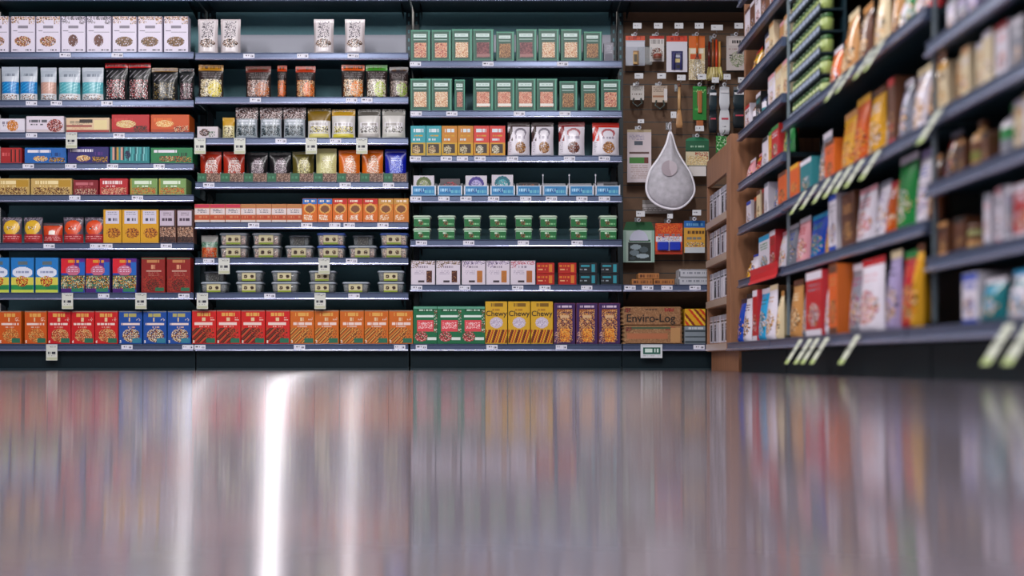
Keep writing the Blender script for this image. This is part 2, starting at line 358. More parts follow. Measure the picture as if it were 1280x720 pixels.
# --- second bay
carton('bar_choc', 'bright red chocolate bar carton', 30, 42, .09, bars(35, 'd0241e', ['5a2010', '8a3a1a', '3a160c', 'b86a38', 'd0241e'], 30, 42, False), top='a8a090')
carton('bar_amber', 'amber orange bar carton', 30, 42, .09, bars(36, 'd0741c', ['8a4a18', 'e0b060', '6a3410', 'd0741c', 'c88a40'], 30, 42, False), top='a8a090')
a = A(25, 45, 'cdc4c6', 37); a.rect(.12, .04, .9, .95, 'dcd6d8').speck(.2, .05, .8, .55, ['dcd6d8', 'b0a8b0', '6a646c', '3a363c', 'dcd6d8'], .75).speck(.12, .56, .88, .82, ['4a3228', '8a6a58', '2a1c18', 'cdbcb0'], .8, True)
pouch('tall_white', 'tall white coffee-style bag with brown speckles', 25, 45, .06, a, .07, name='tall_bag', cat='bag')
def seal_pouch(seed, seal, mix, glow, w=31, h=43, bg='3a2e2c'):
    a = A(w, h, bg, seed); a.rect(0, 0, 1, .19, seal).lines(.05, .05, .95, .12, '5a3a18', fill=.35).lines(.1, .22, .9, .4, '8a8080', 3, .6).speck(.08, .45, .95, .96, mix, .85).speck(.4, .5, .95, .97, [glow, mix[0], glow], .8, True); return a
pouch('p_gold', 'dark snack pouch with gold top seal', 31, 43, .06, seal_pouch(38, 'b98a28', ['e0d8b0', 'c8b080', '6a5a40', 'e8e4d8'], 'd8c840'), .2)
pouch('p_brown', 'grey nut pouch with rust brown top seal', 32, 41, .06, seal_pouch(39, '7a3222', ['b09890', '6a5a58', 'd8c8c0', '8a5a48'], 'c07848', 32, 41), .2)
pouch('p_thin', 'narrow orange snack pouch turned sideways', 12, 42, .06, seal_pouch(40, 'c8501e', ['b08868', 'd87a3a', '8a5a40'], 'd86a28', 12, 42), .2)
pouch('p_rust', 'dark snack pouch with orange-red top seal', 25, 41, .06, seal_pouch(41, 'b8441c', ['d8a878', 'b07040', 'e0c8a8', '6a4030'], 'd8702a', 25, 41), .2)
pouch('p_orange', 'dark snack pouch with bright orange top seal', 29, 43, .06, seal_pouch(42, 'd2641c', ['d8c8a8', 'b88050', '6a4a38', 'e8dcc8'], 'e0882a', 29, 43), .2)
pouch('p_green', 'dark snack pouch with green top seal', 27, 43, .06, seal_pouch(43, '4f9a38', ['d8d0c0', '9a8a78', '6a5a50', 'e8e4dc'], 'b8cc60', 27, 43), .2)
pouch('p_greygreen', 'dark pouch with grey seal and lime picture', 24, 40, .06, seal_pouch(44, '4a4448', ['b8a8a0', '8a8078', '5a4a48'], '9ab848', 24, 40), .15)
carton('low_white', 'low white box with dark fruit picture', 26, 15, .1, A(26, 15, 'd4ccd0', 45).speck(.1, .2, .6, .85, ['4a2c28', '2a1a1a', '8a6a60'], .85, True).speck(.55, .4, .85, .9, ['5a8a60', 'd4ccd0', '3a5a48'], .7), name='snack_box', cat='snack box')
pouch('mini_yellow', 'small yellow pouch standing behind', 15, 27, .04, A(15, 27, 'c8a030', 46).rect(0, .4, 1, 1, 'd8d0a0').speck(.1, .45, .9, .95, ['8a7a50', 'e8e0c0', '4a3c20'], .6))
def bw(seed, w):
    a = A(w, 40, '4a4048', seed); a.speck(0, 0, 1, .36, ['8a7470', '3a2c2c', 'c8b4b0', '6a5450', 'e0d8d8'], .9).rect(.04, .38, .96, .97, 'a9b2b8').lines(.1, .42, .9, .58, 'd8dce4', 2, .7).speck(.1, .58, .92, .92, ['2a343a', '5a6a70', '8a949a', '20282c'], .85); return a
pouch('bw_pouch', 'grey pouch with dark berry picture', 28.5, 40, .06, bw(47, 29), .0)
def olive(seed, seal, pic, h=39):
    a = A(29, h, 'd2d0cc', seed); a.rect(0, 0, 1, .4 if seed == 48 else .22, seal).speck(0, 0, 1, .1, [seal, '3a3010'], .6).rect(.1, .45, .9, .6, 'e4e2e6').lines(.15, .48, .85, .56, 'a8a4a0').speck(.12, .6, .9, .8, pic, .8).rect(.05, .84, .95, 1, pic[0]); return a
pouch('pop_olive', 'white pouch with olive gold top', 29, 39, .06, olive(48, '8a7020', ['d8d080', '2a2414', 'e8e4c8', '6a5a30']), .0)
pouch('pop_yellow', 'white and yellow pouch with gold top', 29.5, 38, .06, olive(49, 'c09a28', ['d8cc50', '2a2818', 'e4e0c8', '8a7a30']), .2)
pouch('pop_grey', 'white pouch with grey top', 28.5, 38, .06, olive(50, '6a6660', ['b8b4b0', '2a2828', 'e4e2e4', '6a6660']), .2)
pouch('pop_silver', 'white pouch with pale silver top', 29, 38, .06, olive(51, 'a4a29c', ['c8c8c0', '2e2c2c', 'e8e6ea', '7a786c']), .2)
def trayed(seed, bg, pic, win, w=28, h=38):
    a = A(w, h, bg, seed); a.rect(0, 0, 1, .08, bg).speck(.25, .18, .85, .95, pic, .85, True).lines(.3, .28, .75, .4, win, 2, .7); return a
pouch('t_red', 'red fruit snack pouch', 27, 39, .05, trayed(52, 'b23a22', ['d8c0b8', 'b85a40', 'e0d8d4', '8a2a1c'], 'f0e4e0'), .1)
pouch('t_black', 'black nut pouch', 27, 38, .05, trayed(53, '201c20', ['b8a8b0', '6a5a60', '8a7880', '3a3034'], 'd8d0d8'), .1)
pouch('t_olive', 'olive green snack pouch', 27, 39, .05, trayed(54, '6a6228', ['d8d49a', 'c0b870', '8a8040'], 'e8e4c8'), .1)
pouch('t_cream', 'pale yellow snack pouch', 26, 43, .05, trayed(55, 'd4d09a', ['e4e2b8', 'd0cc90', 'b8b078'], 'f0ecd8', 26, 43), .1)
pouch('t_orange', 'orange fruit snack pouch', 27, 41, .05, trayed(56, 'd8761a', ['e0b890', 'e8dcd0', 'c06a20'], 'f4ece0', 27, 41), .1)
pouch('t_blue', 'deep blue snack pouch', 27, 42, .05, trayed(57, '1a2aa8', ['4a62d8', '8a9ae8', '2a3cc0', 'b8c4f0'], 'd8e0f8', 31, 42), .12)
def mini(seed, top, band, body, w=19, h=23):
    a = A(w, h, body, seed); a.rect(0, 0, 1, .2, top).rect(0, .22, 1, .58, 'ddd2d0').lines(.2, .28, .8, .48, '6a6a78', 2, .7).rect(0, .6, 1, .85, band).lines(.1, .66, .9, .76, body, fill=.5).rect(0, .88, 1, 1, 'e0d4cc'); return a
carton('mini_pink', 'small box with pink top edge', 19, 23, .08, mini(58, 'c83a5a', 'c0562e', 'd08a60'), name='snack_box', cat='snack box')
carton('mini_tan', 'small box with tan top edge', 19, 23, .08, mini(59, 'c08a58', 'c0562e', 'd08a60'), name='snack_box', cat='snack box')
def ritz(seed, top, body='d8761c'):
    a = A(19, 31, body, seed); a.rect(0, 0, 1, .24, top).ell(.5, .42, .4, .22, 'e0b060').ell(.5, .44, .3, .15, '8a5a38').lines(.15, .05, .85, .14, 'f0e0d0', fill=.6).speck(.1, .68, .7, .9, ['f0e4d8', body, 'e8c8a0'], .8); return a
carton('r_blue', 'orange cracker box with blue top', 18.5, 30, .08, ritz(60, '2a7ac0'), name='cracker_box', cat='cracker box')
carton('r_red', 'orange cracker box with red top', 18.5, 30, .08, ritz(61, 'c8281e'), name='cracker_box', cat='cracker box')
carton('r_tan', 'orange cracker box with tan top', 18.8, 30, .08, ritz(62, 'c89a4a', 'd0822a'), name='cracker_box', cat='cracker box')
pouch('dried', 'dried fruit pouch with green top', 21, 29, .06, A(21, 29, '8a9a88', 63).rect(0, 0, 1, .3, '9a9a96').speck(0, .3, 1, .5, ['4a8a70', '8aa898', '3a6a58'], .8).speck(.05, .55, .95, 1, ['c8602a', 'b84a20', 'd88a58', 'a84030'], .9))

def tub_proto(key, desc, wpx, hpx, lab, nuts, lid='8a939c', rim='8a949a', d=.1, labw=.5, clear=True, labfrom=.22):
    def build(n):
        w, h = wpx * S, hpx * S; r = empty(n); cy = d / 2 + .004
        t = MB(); b = .86
        t.loft([rr(w * b, d * b, .012, .0, cx=0, cy=cy), rr(w * .9, d * .9, .014, h * .3, cy=cy), rr(w * .95, d * .95, .015, h * .82, cy=cy)], CLEAR if clear else PLAST, rgb(rim), True)
        kid(r, t, 'tub')
        l = MB(); l.loft([rr(w, d, .016, h * .8, cy=cy), rr(w, d, .016, h * .9, cy=cy), rr(w * .92, d * .92, .015, h * .98, cy=cy), rr(w * .8, d * .8, .012, h * .97, cy=cy)], PLAST, rgb(lid), True)
        kid(r, l, 'lid')
        ar = Art(wpx * .8, hpx * .7, nuts[0], hash(key) % 97 if False else len(key) * 7, 1.2); ar.speck(0, 0, 1, 1, nuts, .95)
        c = MB(); x = w * .4; print_face(c, ar, -x, .004, x, h * .74, cy - d * .4, PRINT); c.box(-x, cy - d * .4, .004, x, cy + d * .38, h * .74, PRINT, rgb(nuts[0]), skip='f')
        kid(r, c, 'contents')
        q = MB(); lw = w * labw / 2; print_face(q, lab, -lw, h * .06, lw, h * .78, 0, PRINT); q.box(-lw, 0, h * .06, lw, .0012, h * .78, PRINT, lab.side(), skip='f')
        kid(r, q, 'label')
        return r
    PROTO[key] = Kind('snack_tub', desc, 'tub', wpx * S, build)
def nut_label(seed, bg='c8c0a0', strip='8a9a3a'):
    return Art(18, 12, bg, seed, 1.3).rect(0, 0, 1, .14, 'b8b090').speck(.15, .25, .4, .7, ['2a1814', '5a3a28'], .95, True).speck(.6, .25, .85, .7, ['2a1814', '6a4a30'], .95, True).rect(0, .78, 1, 1, strip)
tub_proto('tub_a', 'clear lidded nut tub', 36, 16, nut_label(64), ['6a4438', 'b8907a', '3a2420', 'd8c0b0', '8a5a4a'])
tub_proto('tub_blue', 'blue lidded nut tub', 36, 16, nut_label(65), ['8a5a38', 'd0a888', '4a2c24', 'e0ccb8'], lid='3a5aa8')
tub_proto('tub_dark', 'dark nut tub', 34, 14, nut_label(66, 'd4cca8', '98a838'), ['2a2c30', '4a4440', '1c2024', '6a5a50'], lid='9aa4ae')
tub_proto('tub_side', 'set-back grey nut tub', 27, 14, Art(12, 9, '5a5a58', 67).speck(0, 0, 1, 1, ['3a3a3a', '7a7a74', '4a4a48'], .7), ['2a2c30', '3a3a3c', '1c2024'], lid='6a747c')
def green_tub(seed):
    a = Art(20, 14, '1d7a44', seed, 1.3); a.rect(0, 0, 1, .14, 'a8d0b0').lines(.1, .25, .5, .4, 'd8e8d8', fill=.7).speck(.3, .4, .62, .85, ['8a5038', 'b87a58', '5a2a20', '2a6a3a'], .85, True).lines(.55, .6, .95, .75, '9ad0a0', fill=.6); return a
tub_proto('tub_green', 'green cookie tub', 23, 15.5, green_tub(68), ['c89a78', 'a87858', 'e0c0a0', '8a5a40'], lid='b4c8b4', labw=.86, d=.08)
# --- third bay
def greenbox(seed, pic, lowbar=None, w=26, h=41):
    a = A(w, h, '1a5f4e', seed); a.rect(0, 0, 1, .04, '4a9a80').rect(.14, .13, .8, .23, 'cfe0dc').rect(.14, .29, .8, .32, 'c0d8d0').lines(.2, .16, .72, .2, '9ab8b0')
    a.rect(.18, .4, .8, .88, pic[0]).speck(.18, .4, .8, .88, pic, .8)
    if lowbar: a.rect(.16, .76, .82, .86, lowbar)
    a.rect(.9, .03, .95, .98, '5aa890').rect(.02, .93, 1, .96, '3a8a70').rect(.02, .05, .06, .95, '3a8a70'); return a
carton('g_pink', 'green box with pink cookie picture', 25, 40, .08, greenbox(70, ['d8a888', 'b85a58', 'e0c0a8', '8a3038', 'c88868']), name='cookie_box', cat='cookie box')
carton('g_cream', 'green box with cream cookie picture', 26, 41, .08, greenbox(71, ['e0c8a8', 'd0a078', 'e8dcc8', 'b8785a']), name='cookie_box', cat='cookie box')
carton('g_wine', 'green box with dark red bar picture', 26, 41, .08, greenbox(72, ['6a2a38', '8a4a50', '5a2030', 'a86a68'], 'a87a78'), name='cookie_box', cat='cookie box')
carton('g_brown', 'dark green box with brown biscuit picture', 23, 38, .08, greenbox(73, ['8a6038', 'b08450', '6a4424', 'c8a070']), name='cookie_box', cat='cookie box')
carton('g_peach', 'green box with peach bar picture', 26, 41, .08, greenbox(74, ['d8a088', 'c08068', 'e0c0a8', 'b86a58'], 'e8e4dc'), name='cookie_box', cat='cookie box')
carton('g_thin', 'narrow green box turned to its side', 13, 40, .06, greenbox(75, ['b07a68', 'c89a88', '8a5a50'], None, 13, 40), name='cookie_box', cat='cookie box')
carton('grey_small', 'small grey box at shelf end', 12, 24, .05, A(12, 24, '8a8a94', 76).lines(.15, .1, .85, .5, 'b8b8c4', 4, .7).rect(.1, .6, .9, .95, '6a6a78'), name='snack_box', cat='snack box')
def small(seed, top, bot, pic):
    a = A(19, 38, top, seed); a.lines(.12, .1, .88, .22, 'd8e4e8', fill=.7).lines(.2, .3, .8, .36, bot, fill=.6).lines(.15, .42, .6, .48, 'd0dce0').rect(0, .56, 1, 1, bot).rect(.08, .6, .88, .9, '4a3a30').speck(.15, .64, .62, .92, pic, .9, True); return a
carton('s_teal', 'small teal box with yellow base', 19, 38, .08, small(77, '2fa4ae', 'c8a838', ['b89a70', '8a6a48', 'd8c8a0']), name='snack_box', cat='snack box')
carton('s_gold', 'small golden yellow box', 19.5, 38, .08, small(78, 'c88a1c', 'd0a828', ['a89a78', 'd8d0b0', '6a5438']), name='snack_box', cat='snack box')
carton('s_red', 'small coral red box with yellow base', 19.5, 38, .08, small(79, 'd2443a', 'd0a030', ['b8b09a', '8a7a58', 'e0dcc8']), name='snack_box', cat='snack box')
def whitep(seed, seal, ring, pic, w=30, h=42):
    a = A(w, h, 'dedae2', seed); a.rect(0, 0, 1, .14, seal).slant(0, .14, .22, .55, [seal, 'dedae2', seal], .4, 3).ell(.58, .32, .26, .14, ring).ell(.58, .36, .2, .12, 'dedae2').lines(.35, .42, .8, .5, 'a8a2b0', fill=.7).speck(.35, .58, .82, .92, pic, .9, True).lines(.05, .6, .16, .9, 'a8a2ac', 5, .6); return a
pouch('w_brown', 'white cluster pouch with dark brown top', 28, 44, .06, whitep(80, '4a3230', '8a8490', ['8a5a30', 'b88a58', '6a4424', 'c8a070'], 28, 44), .14)
pouch('w_wine', 'white cluster pouch with wine red top', 33, 44, .06, whitep(81, '8f1c26', 'b87a80', ['6a3424', '8a4a30', '4a2418'], 33, 44), .14)
pouch('w_red', 'white cluster pouch with bright red top', 34, 43, .06, whitep(82, 'c8301c', 'b86a70', ['a8784a', 'c89a68', '7a5434'], 34, 43), .14)
def short(seed, c1, c2, w=27, h=15):
    a = A(w, 24, 'd4d0d8', seed); a.ell(.5, .45, .36, .4, c1).ell(.5, .5, .24, .28, c2).speck(.2, .3, .8, .9, [c1, c2, 'e0dce4', '8a8a98'], .5, True); return a
carton('l_green', 'white bar box with green ring', 26, 23, .09, short(83, '6a7a4a', 'a8b088'), name='bar_box', cat='bar box')
carton('l_red', 'grey bar box with red berries', 25, 19, .09, A(25, 19, '6a6468', 84).speck(.1, .2, .9, .9, ['a82a38', '5a2028', '8a8088', 'c85060'], .7, True), name='bar_box', cat='bar box')
carton('l_purple', 'white bar box with purple ring', 27, 23, .09, short(85, '5a4a9a', 'b8b0dc'), name='bar_box', cat='bar box')
carton('l_teal', 'white bar box with teal ring', 27, 24, .09, short(86, '2a7a88', '5ab0b8'), name='bar_box', cat='bar box')
carton('l_orange', 'low dark bar box with orange print', 25, 14, .09, A(25, 14, '4a4448', 87).speck(.2, .1, .8, .6, ['b86a38', '6a4a40', '8a7a78'], .7), name='bar_box', cat='bar box')
carton('l_grey', 'low grey bar box at shelf end', 26, 15, .09, A(26, 15, '5a5c62', 88).rect(0, .1, .3, .5, 'a8a8b0').rect(.35, .2, .9, .4, '3a3c42'), name='bar_box', cat='bar box')
def whitebar(seed, top, bar):
    a = A(30, 30, 'dcd4de', seed); a.speck(0, 0, 1, .16, top, .8).lines(.3, .2, .7, .28, '9a90a0').speck(.0, .16, .3, .28, top, .4).lines(.12, .42, .55, .6, 'b8aec0', 3, .7).rect(.64, .42, .88, .9, bar).speck(.66, .44, .86, .88, [bar, 'a87850'], .3).rect(.28, .82, .55, .92, '4a4048'); return a
carton('wb_choc', 'white box with dark brown bar', 30, 30, .09, whitebar(89, ['8a7468', 'dcd4de', '4a3830', 'b8a088'], '5a2c1c'), name='bar_box', cat='bar box')
carton('wb_gold', 'white box with golden bar', 29.5, 30, .09, whitebar(90, ['9a88b0', 'dcd4de', '5a4a68', 'c8bcd0'], 'c0803a'), name='bar_box', cat='bar box')
carton('wb_pink', 'white snack bar box with pink top', 31, 30, .09, whitebar(91, ['c87888', 'dcd4de', 'a84a60', 'e0b0b8'], 'b87440'), name='bar_box', cat='bar box')
def stack(seed, bg, a1, a2):
    a = A(23, 14, bg, seed); a.lines(.05, .2, .6, .4, a1, fill=.8).lines(.05, .55, .5, .7, a2, fill=.7).rect(.68, .15, .9, .85, a1); return a
carton('st_red', 'small red and orange box', 22.5, 13.5, .08, stack(92, 'b82a1e', 'd88a38', 'e0b080'), name='snack_box', cat='snack box')
carton('st_teal', 'small black and teal box', 22.5, 13.5, .08, stack(93, '1c2830', '3a9aa8', 'a8b0b8'), name='snack_box', cat='snack box')
a = A(30, 46, '177a52', 94); a.rect(0, 0, 1, .05, '6aa890').rect(.15, .06, .9, .14, '1a5a3e').lines(.25, .08, .8, .12, 'c8e0d0').rect(.12, .24, .85, .29, 'e0ece4').rect(.14, .36, .86, .68, 'dc5560').speck(.22, .42, .78, .6, ['f0b0b0', 'dc5560', 'f0d8d8'], .7).speck(.05, .68, .6, .95, ['b02838', 'd85868', '8a1a28', 'e8c0b8'], .8, True).rect(.6, .82, .98, .9, 'e0e8e0').speck(.88, .1, 1, .7, ['a84038', '177a52', 'd8d8c8'], .7)
carton('mg_green', 'green carton with pink strawberry label', 30, 47, .09, a, side='2a6a50')
a = A(28, 53, 'd8b030', 95); a.lines(.25, .04, .8, .12, '8a6a20', fill=.8).lines(.3, .16, .7, .22, 'b88a28').ell(.5, .5, .3, .13, 'cfc4d4').speck(.25, .42, .75, .6, ['cfc4d4', 'a89ab8', 'e0dce8'], .6, True).slant(.0, .66, 1, .98, ['6a2a14', 'e0a028', 'b84a1c', 'd8b030', '8a3a18'], .35, 2)
YEL = a
def chewy_build(n):
    r = empty(n); o = bpy.data.objects.new('carton_body', carton_mesh(YEL, 27.5 * S, 53 * S, .09)); COL.objects.link(o); o.parent = r; KIDS.setdefault(r.name, []).append(o)
    t = lettering('Chewy', .042, '2a1c12'); t.parent = r; t.location = (0, -.0008, 53 * S * .66); KIDS[r.name].append(t); return r
PROTO['chewy'] = Kind('carton', 'yellow granola bar carton', 'carton', 27.5 * S, chewy_build)
a = A(27, 51, '4a2a68', 96); a.lines(.15, .06, .85, .1, 'd8c8d8').rect(.12, .14, .88, .2, '8a4a28').speck(.12, .16, .88, .97, ['c88a50', '8a5028', 'e0b880', '5a2c20', 'd8a060'], .75).rect(.3, .3, .72, .36, 'd8b890').speck(.3, .62, .75, .95, ['e0942a', 'c86a18', 'f0c060'], .9).speck(0, .7, .2, 1, ['d8b8a8', '4a2a68', '8a5a58'], .8)
carton('purple', 'purple snack carton with orange brown picture', 26.5, 51, .09, a)

# ------------------------------------------------------------------ label bookkeeping
ORD = ['first', 'second', 'third', 'fourth', 'fifth', 'sixth', 'seventh', 'eighth', 'ninth', 'tenth', 'eleventh', 'twelfth', 'thirteenth', 'fourteenth', 'fifteenth', 'sixteenth', 'seventeenth', 'eighteenth']
def name_row(items, place, group, frm='from left'):
    """items: [(object, desc, category, extra)] in order along the shelf"""
    tot = {}
    for o, d, c, ex in items: tot[(d, ex)] = tot.get((d, ex), 0) + 1
    seen = {}
    for o, d, c, ex in items:
        k = seen[(d, ex)] = seen.get((d, ex), 0) + 1
        e = ex + ' ' if ex else ''
        lab = f'{e}{d} {place}' if tot[(d, ex)] == 1 else f'{ORD[k - 1]} {e}{d} {frm} {place}'
        tag(o, lab, c, f'{group}')

# ------------------------------------------------------------------ wall bays
def rail(mb, x0, x1, z, h=9 * S):
    """price rail: flat face a little tilted up, a lipped top edge and a round bead below"""
    prof = [(-.0005, 0), (-.019, 0), (-.0205, -.0015), (-.0205, -.0035), (-.0155, -.0055)]
    zb = -h
    prof += [(-.0172, zb + .0125), (-.0205, zb + .0105)]
    bead = [(-.0205 - .0045 * math.sin(math.pi * k / 6) - .0005, zb + .0105 - .0105 * (1 - math.cos(math.pi * k / 6)) / 2) for k in range(7)]
    pts = prof + bead + [(-.0005, zb)]
    for i, ((ya, za), (yb, zb_)) in enumerate(zip(pts, pts[1:] + pts[:1])):
        b = len(prof) - 1 <= i < len(prof) + 6
        mb.quad([(x0, ya, z + za), (x0, yb, z + zb_), (x1, yb, z + zb_), (x1, ya, z + za)], BEAD if b else RAIL, (1, 1, 1))
    for x in (x0, x1): mb.quad([(x, y, z + q) for y, q in pts], RAIL)

SD = .28                                         # depth of the wall shelving
BAYS = {'leftmost bay': (-24, 243.2, [0, 66, 126, 166, 204.5, 244, 304, 366, 430]),
        'second bay': (245, 510.8, [0, 67, 122, 173, 228, 278, 322.5, 366, 430]),
        'third bay': (513, 777, [0, 77, 139, 195, 245, 300, 356, 430]),
        'pegboard bay': (778, 985, [0, 356, 430])}
def bay(nm, label):
    x0p, x1p, ys = BAYS[nm]; x0, x1 = wx(x0p), wx(x1p); zt = 2.28
    r = empty('shelving_bay', ((x0 + x1) / 2, 0, 0)); cx = (x0 + x1) / 2; x0 -= cx; x1 -= cx
    tag(r, label, 'shelving bay', 'shelving bays along the back wall')
    p = MB()
    if nm == 'pegboard bay':
        p.box(x0 + .002, SD, .1, x1 - .002, SD + .03, zt, PEG)
        zz = .5
        while zz < 2.1:                            # routed grooves of the slat panel
            p.box(x0 + .03, SD - .0008, zz, x1 - .03, SD, zz + .004, DARK, skip='b'); zz += .075
        kid(r, p, 'slat_panel')
    else:
        p.box(x0 + .002, SD, .1, x1 - .002, SD + .03, zt, PANEL); kid(r, p, 'back_panel')
        if nm in ('second bay', 'third bay'):
            q = MB(); q.box(x0 + .03, SD - .006, wz(66, SD), x1 - .03, SD, wz(44, SD), mat('pale_back_strip', 'a4a6b4', rough=.5), skip='b'); kid(r, q, 'pale_back_strip', 'pale grey strip along lower back panel')
    for x in (x0 + .018, x1 - .018):
        u = MB(); u.box(x - .016, SD - .022, 0.02, x + .016, SD - .0005, zt, DARK)
        z = 1.75
        while z < 2.2:
            u.box(x - .005, SD - .0226, z, x + .005, SD - .022, z + .02, PANEL, skip='b'); z += .05
        kid(r, u, 'upright')
    k = MB(); k.box(x0, .012, 0, x1, .03, wz(ys[-1]) - 8 * S, KICK); k.box(x0, .008, 0, x1, .012, .012, DARK); kid(r, k, 'kick_plate')
    for i, y in enumerate(ys):
        z = wz(y) if i else wz(-7)
        b = MB(); b.bbox(x0 + .0015, -.0004, z - .024, x1 - .0015, SD - .024, z, DARK, bv=.002)
        for x in (x0 + .05, x1 - .05):             # bracket arms under the shelf
            if i < len(ys) - 1: b.quad([(x, .02, z - .024), (x, SD - .03, z - .024), (x, SD - .03, z - .075)], DARK); b.quad([(x + .004, .02, z - .024), (x + .004, SD - .03, z - .024), (x + .004, SD - .03, z - .075)], DARK)
        so = kid(r, b, 'shelf')
        m = MB(); rail(m, x0 + .001, x1 - .001, z); kid(so, m, 'price_rail')
    return r
bay('leftmost bay', 'leftmost shelving bay of black steel filled with boxes and pouches')
bay('second bay', 'second shelving bay from left, with nut tubs and red cartons')
bay('third bay', 'third shelving bay from left, with green boxes on top shelves')
bay('pegboard bay', 'shelving bay with brown slat panel and hanging kitchen tools')

SH = ['top', 'second', 'third', 'fourth', 'fifth', 'sixth', 'seventh', 'bottom']
SH7 = ['top', 'second', 'third', 'fourth', 'fifth', 'sixth', 'bottom']
def shelf_name(nm, i):
    n = len(BAYS[nm][2]) - 1
    if nm == 'pegboard bay': return ['upper', 'bottom'][i - 1]
    return (SH if n == 8 else SH7)[i - 1]
def row(nm, i, entries, plural='packs'):
    """entries: (design, left pixel[, y offset, z lift px, extra word])"""
    z = wz(BAYS[nm][2][i]) + .0006; items = []
    for e in entries:
        key, px = e[0], e[1]; yo = e[2] if len(e) > 2 else .006; dz = e[3] if len(e) > 3 else 0; ex = e[4] if len(e) > 4 else ''
        K = PROTO[key]; o = K.make()
        turn = random.Random(int(px * 31) + i).uniform(-3, 3) if K.cat == 'snack pouch' and yo < .02 else 0; o.rotation_euler = (0, 0, math.radians(turn))
        o.location = (wx(px, yo if yo > .04 else 0) + K.w / 2 + .0008, yo, z + dz * S)
        items.append((o, K.desc, K.cat, ex))
    sn = shelf_name(nm, i)
    name_row(items, f'on {sn} shelf of {nm}', f'{plural} on the {sn} shelf of the {nm}')
L, M2, T3, P4 = 'leftmost bay', 'second bay', 'third bay', 'pegboard bay'
row(L, 1, [('granola_nut', -20), ('granola_nut', 13), ('granola_nut', 44.5), ('granola_bar', 76), ('granola_bar', 108), ('granola_oat', 140), ('granola_oat', 172), ('granola_oat', 204.5)], 'white granola cartons')
row(L, 2, [('blue_deep', -1), ('blue_deep', 22), ('blue_peach', 48), ('blue_teal', 71), ('blue_teal', 100), ('black_red', 128), ('black_red', 157), ('black_gold', 187), ('black_small', 222)], 'snack pouches')
row(L, 3, [('bis_white', -1), ('bis_whitered', 32), ('bis_cream', 82), ('bis_red', 139), ('bis_orange', 188)], 'biscuit boxes')
row(L, 4, [('ck_red', 0), ('ck_blue', 30), ('ck_purple', 84), ('ck_teal', 137), ('ck_green', 188)], 'cookie boxes')
row(L, 5, [('cr_beige', -15), ('cr_beige', 38), ('cr_wine', 91), ('cr_red', 124), ('cr_lime', 162), ('cr_lime', 198)], 'cracker boxes')
row(L, 6, [('cup_yellow', 0), ('cup_yellow', 26), ('cup_low', 51.5), ('cup_orange', 76.5), ('cup_orange', 103), ('tall_yellow', 128.5), ('tall_yellow', 152), ('tall_yellow', 175), ('tall_brown', 199), ('tall_brown', 221)], 'small packs')
row(L, 7, [('cer_blue', -18), ('cer_blue', 13), ('cer_blue', 43.5), ('cer_multi', 75.5), ('cer_multi', 106.5), ('cer_multi', 140), ('cer_brown', 176), ('cer_brown', 208)], 'cereal cartons')
row(L, 8, [('bar_orange', -2), ('bar_orange', 30), ('bar_red', 59), ('bar_red', 88.5), ('bar_red', 118), ('bar_blue', 148), ('bar_blue', 178.5), ('bar_blue', 209)], 'snack bar cartons')
row(M2, 1, [('tall_white', 245.5), ('tall_white', 274), ('tall_white', 391), ('tall_white', 430)], 'tall white bags')
row(M2, 2, [('p_gold', 246.5), ('p_brown', 305), ('p_thin', 345), ('p_rust', 368), ('p_orange', 426), ('p_green', 456.5), ('p_greygreen', 485.5)], 'snack pouches')
row(M2, 3, [('low_white', 246), ('mini_yellow', 277), ('bw_pouch', 292.5), ('bw_pouch', 323), ('bw_pouch', 352.5), ('pop_olive', 383), ('pop_yellow', 413.5), ('pop_grey', 446), ('pop_silver', 477)], 'pouches')
row(M2, 4, [('t_red', 247.05, .03, 1.4), ('t_red', 276.15, .03, 1.4), ('t_black', 305.25, .03, 1.4), ('t_black', 334.35, .03, 1.4), ('t_olive', 363.45, .03, 1.4), ('t_cream', 393.05, .03, 1.4), ('t_orange', 421.65, .03, 1.4), ('t_orange', 450.75, .03, 1.4), ('t_blue', 479.85, .03, 1.4)], 'pouches in trays')
row(M2, 5, [('mini_pink', 242.6), ('mini_pink', 261.9), ('mini_pink', 281.2)] + [('mini_tan', 300.4 + 19.25 * k) for k in range(4)] + [('r_blue', 377.5), ('r_blue', 396.5), ('r_red', 415.5), ('r_red', 434.5), ('r_red', 453.5), ('r_tan', 472.5), ('r_tan', 491.7)], 'cracker boxes')
row(M2, 6, [('dried', 249.5), ('tub_a', 273, .006, 0, 'lower'), ('tub_a', 273, .006, 16.2, 'upper'), ('tub_a', 314, .006, 0, 'lower'), ('tub_a', 314, .006, 16.2, 'upper'),
            ('tub_a', 355, .006, 0, 'lower'), ('tub_side', 360, .05, 16.4, 'upper'), ('tub_blue', 395, .006, 0, 'lower'), ('tub_blue', 395, .006, 16.2, 'upper'),
            ('tub_a', 434.5, .006, 0, 'lower'), ('tub_side', 440, .05, 16.4, 'upper'), ('tub_blue', 474, .006, 0, 'lower'), ('tub_blue', 474, .006, 16.2, 'upper')], 'stacked nut tubs')
row(M2, 7, [('tub_dark', 249.5, .006, 0, 'lower'), ('tub_side', 254, .05, 14.4, 'upper'), ('tub_dark', 293.5, .006, 0, 'lower'), ('tub_dark', 293.5, .006, 14.2, 'upper'), ('tub_dark', 338, .006, 0, 'lower'), ('tub_dark', 338, .006, 14.2, 'upper'),
            ('tub_dark', 385, .006, 0, 'lower'), ('tub_dark', 385, .006, 14.2, 'upper'), ('tub_dark', 427, .006, 0, 'lower'), ('tub_dark', 471, .006, 0, 'lower'), ('tub_dark', 471, .006, 14.2, 'upper')], 'stacked nut tubs')
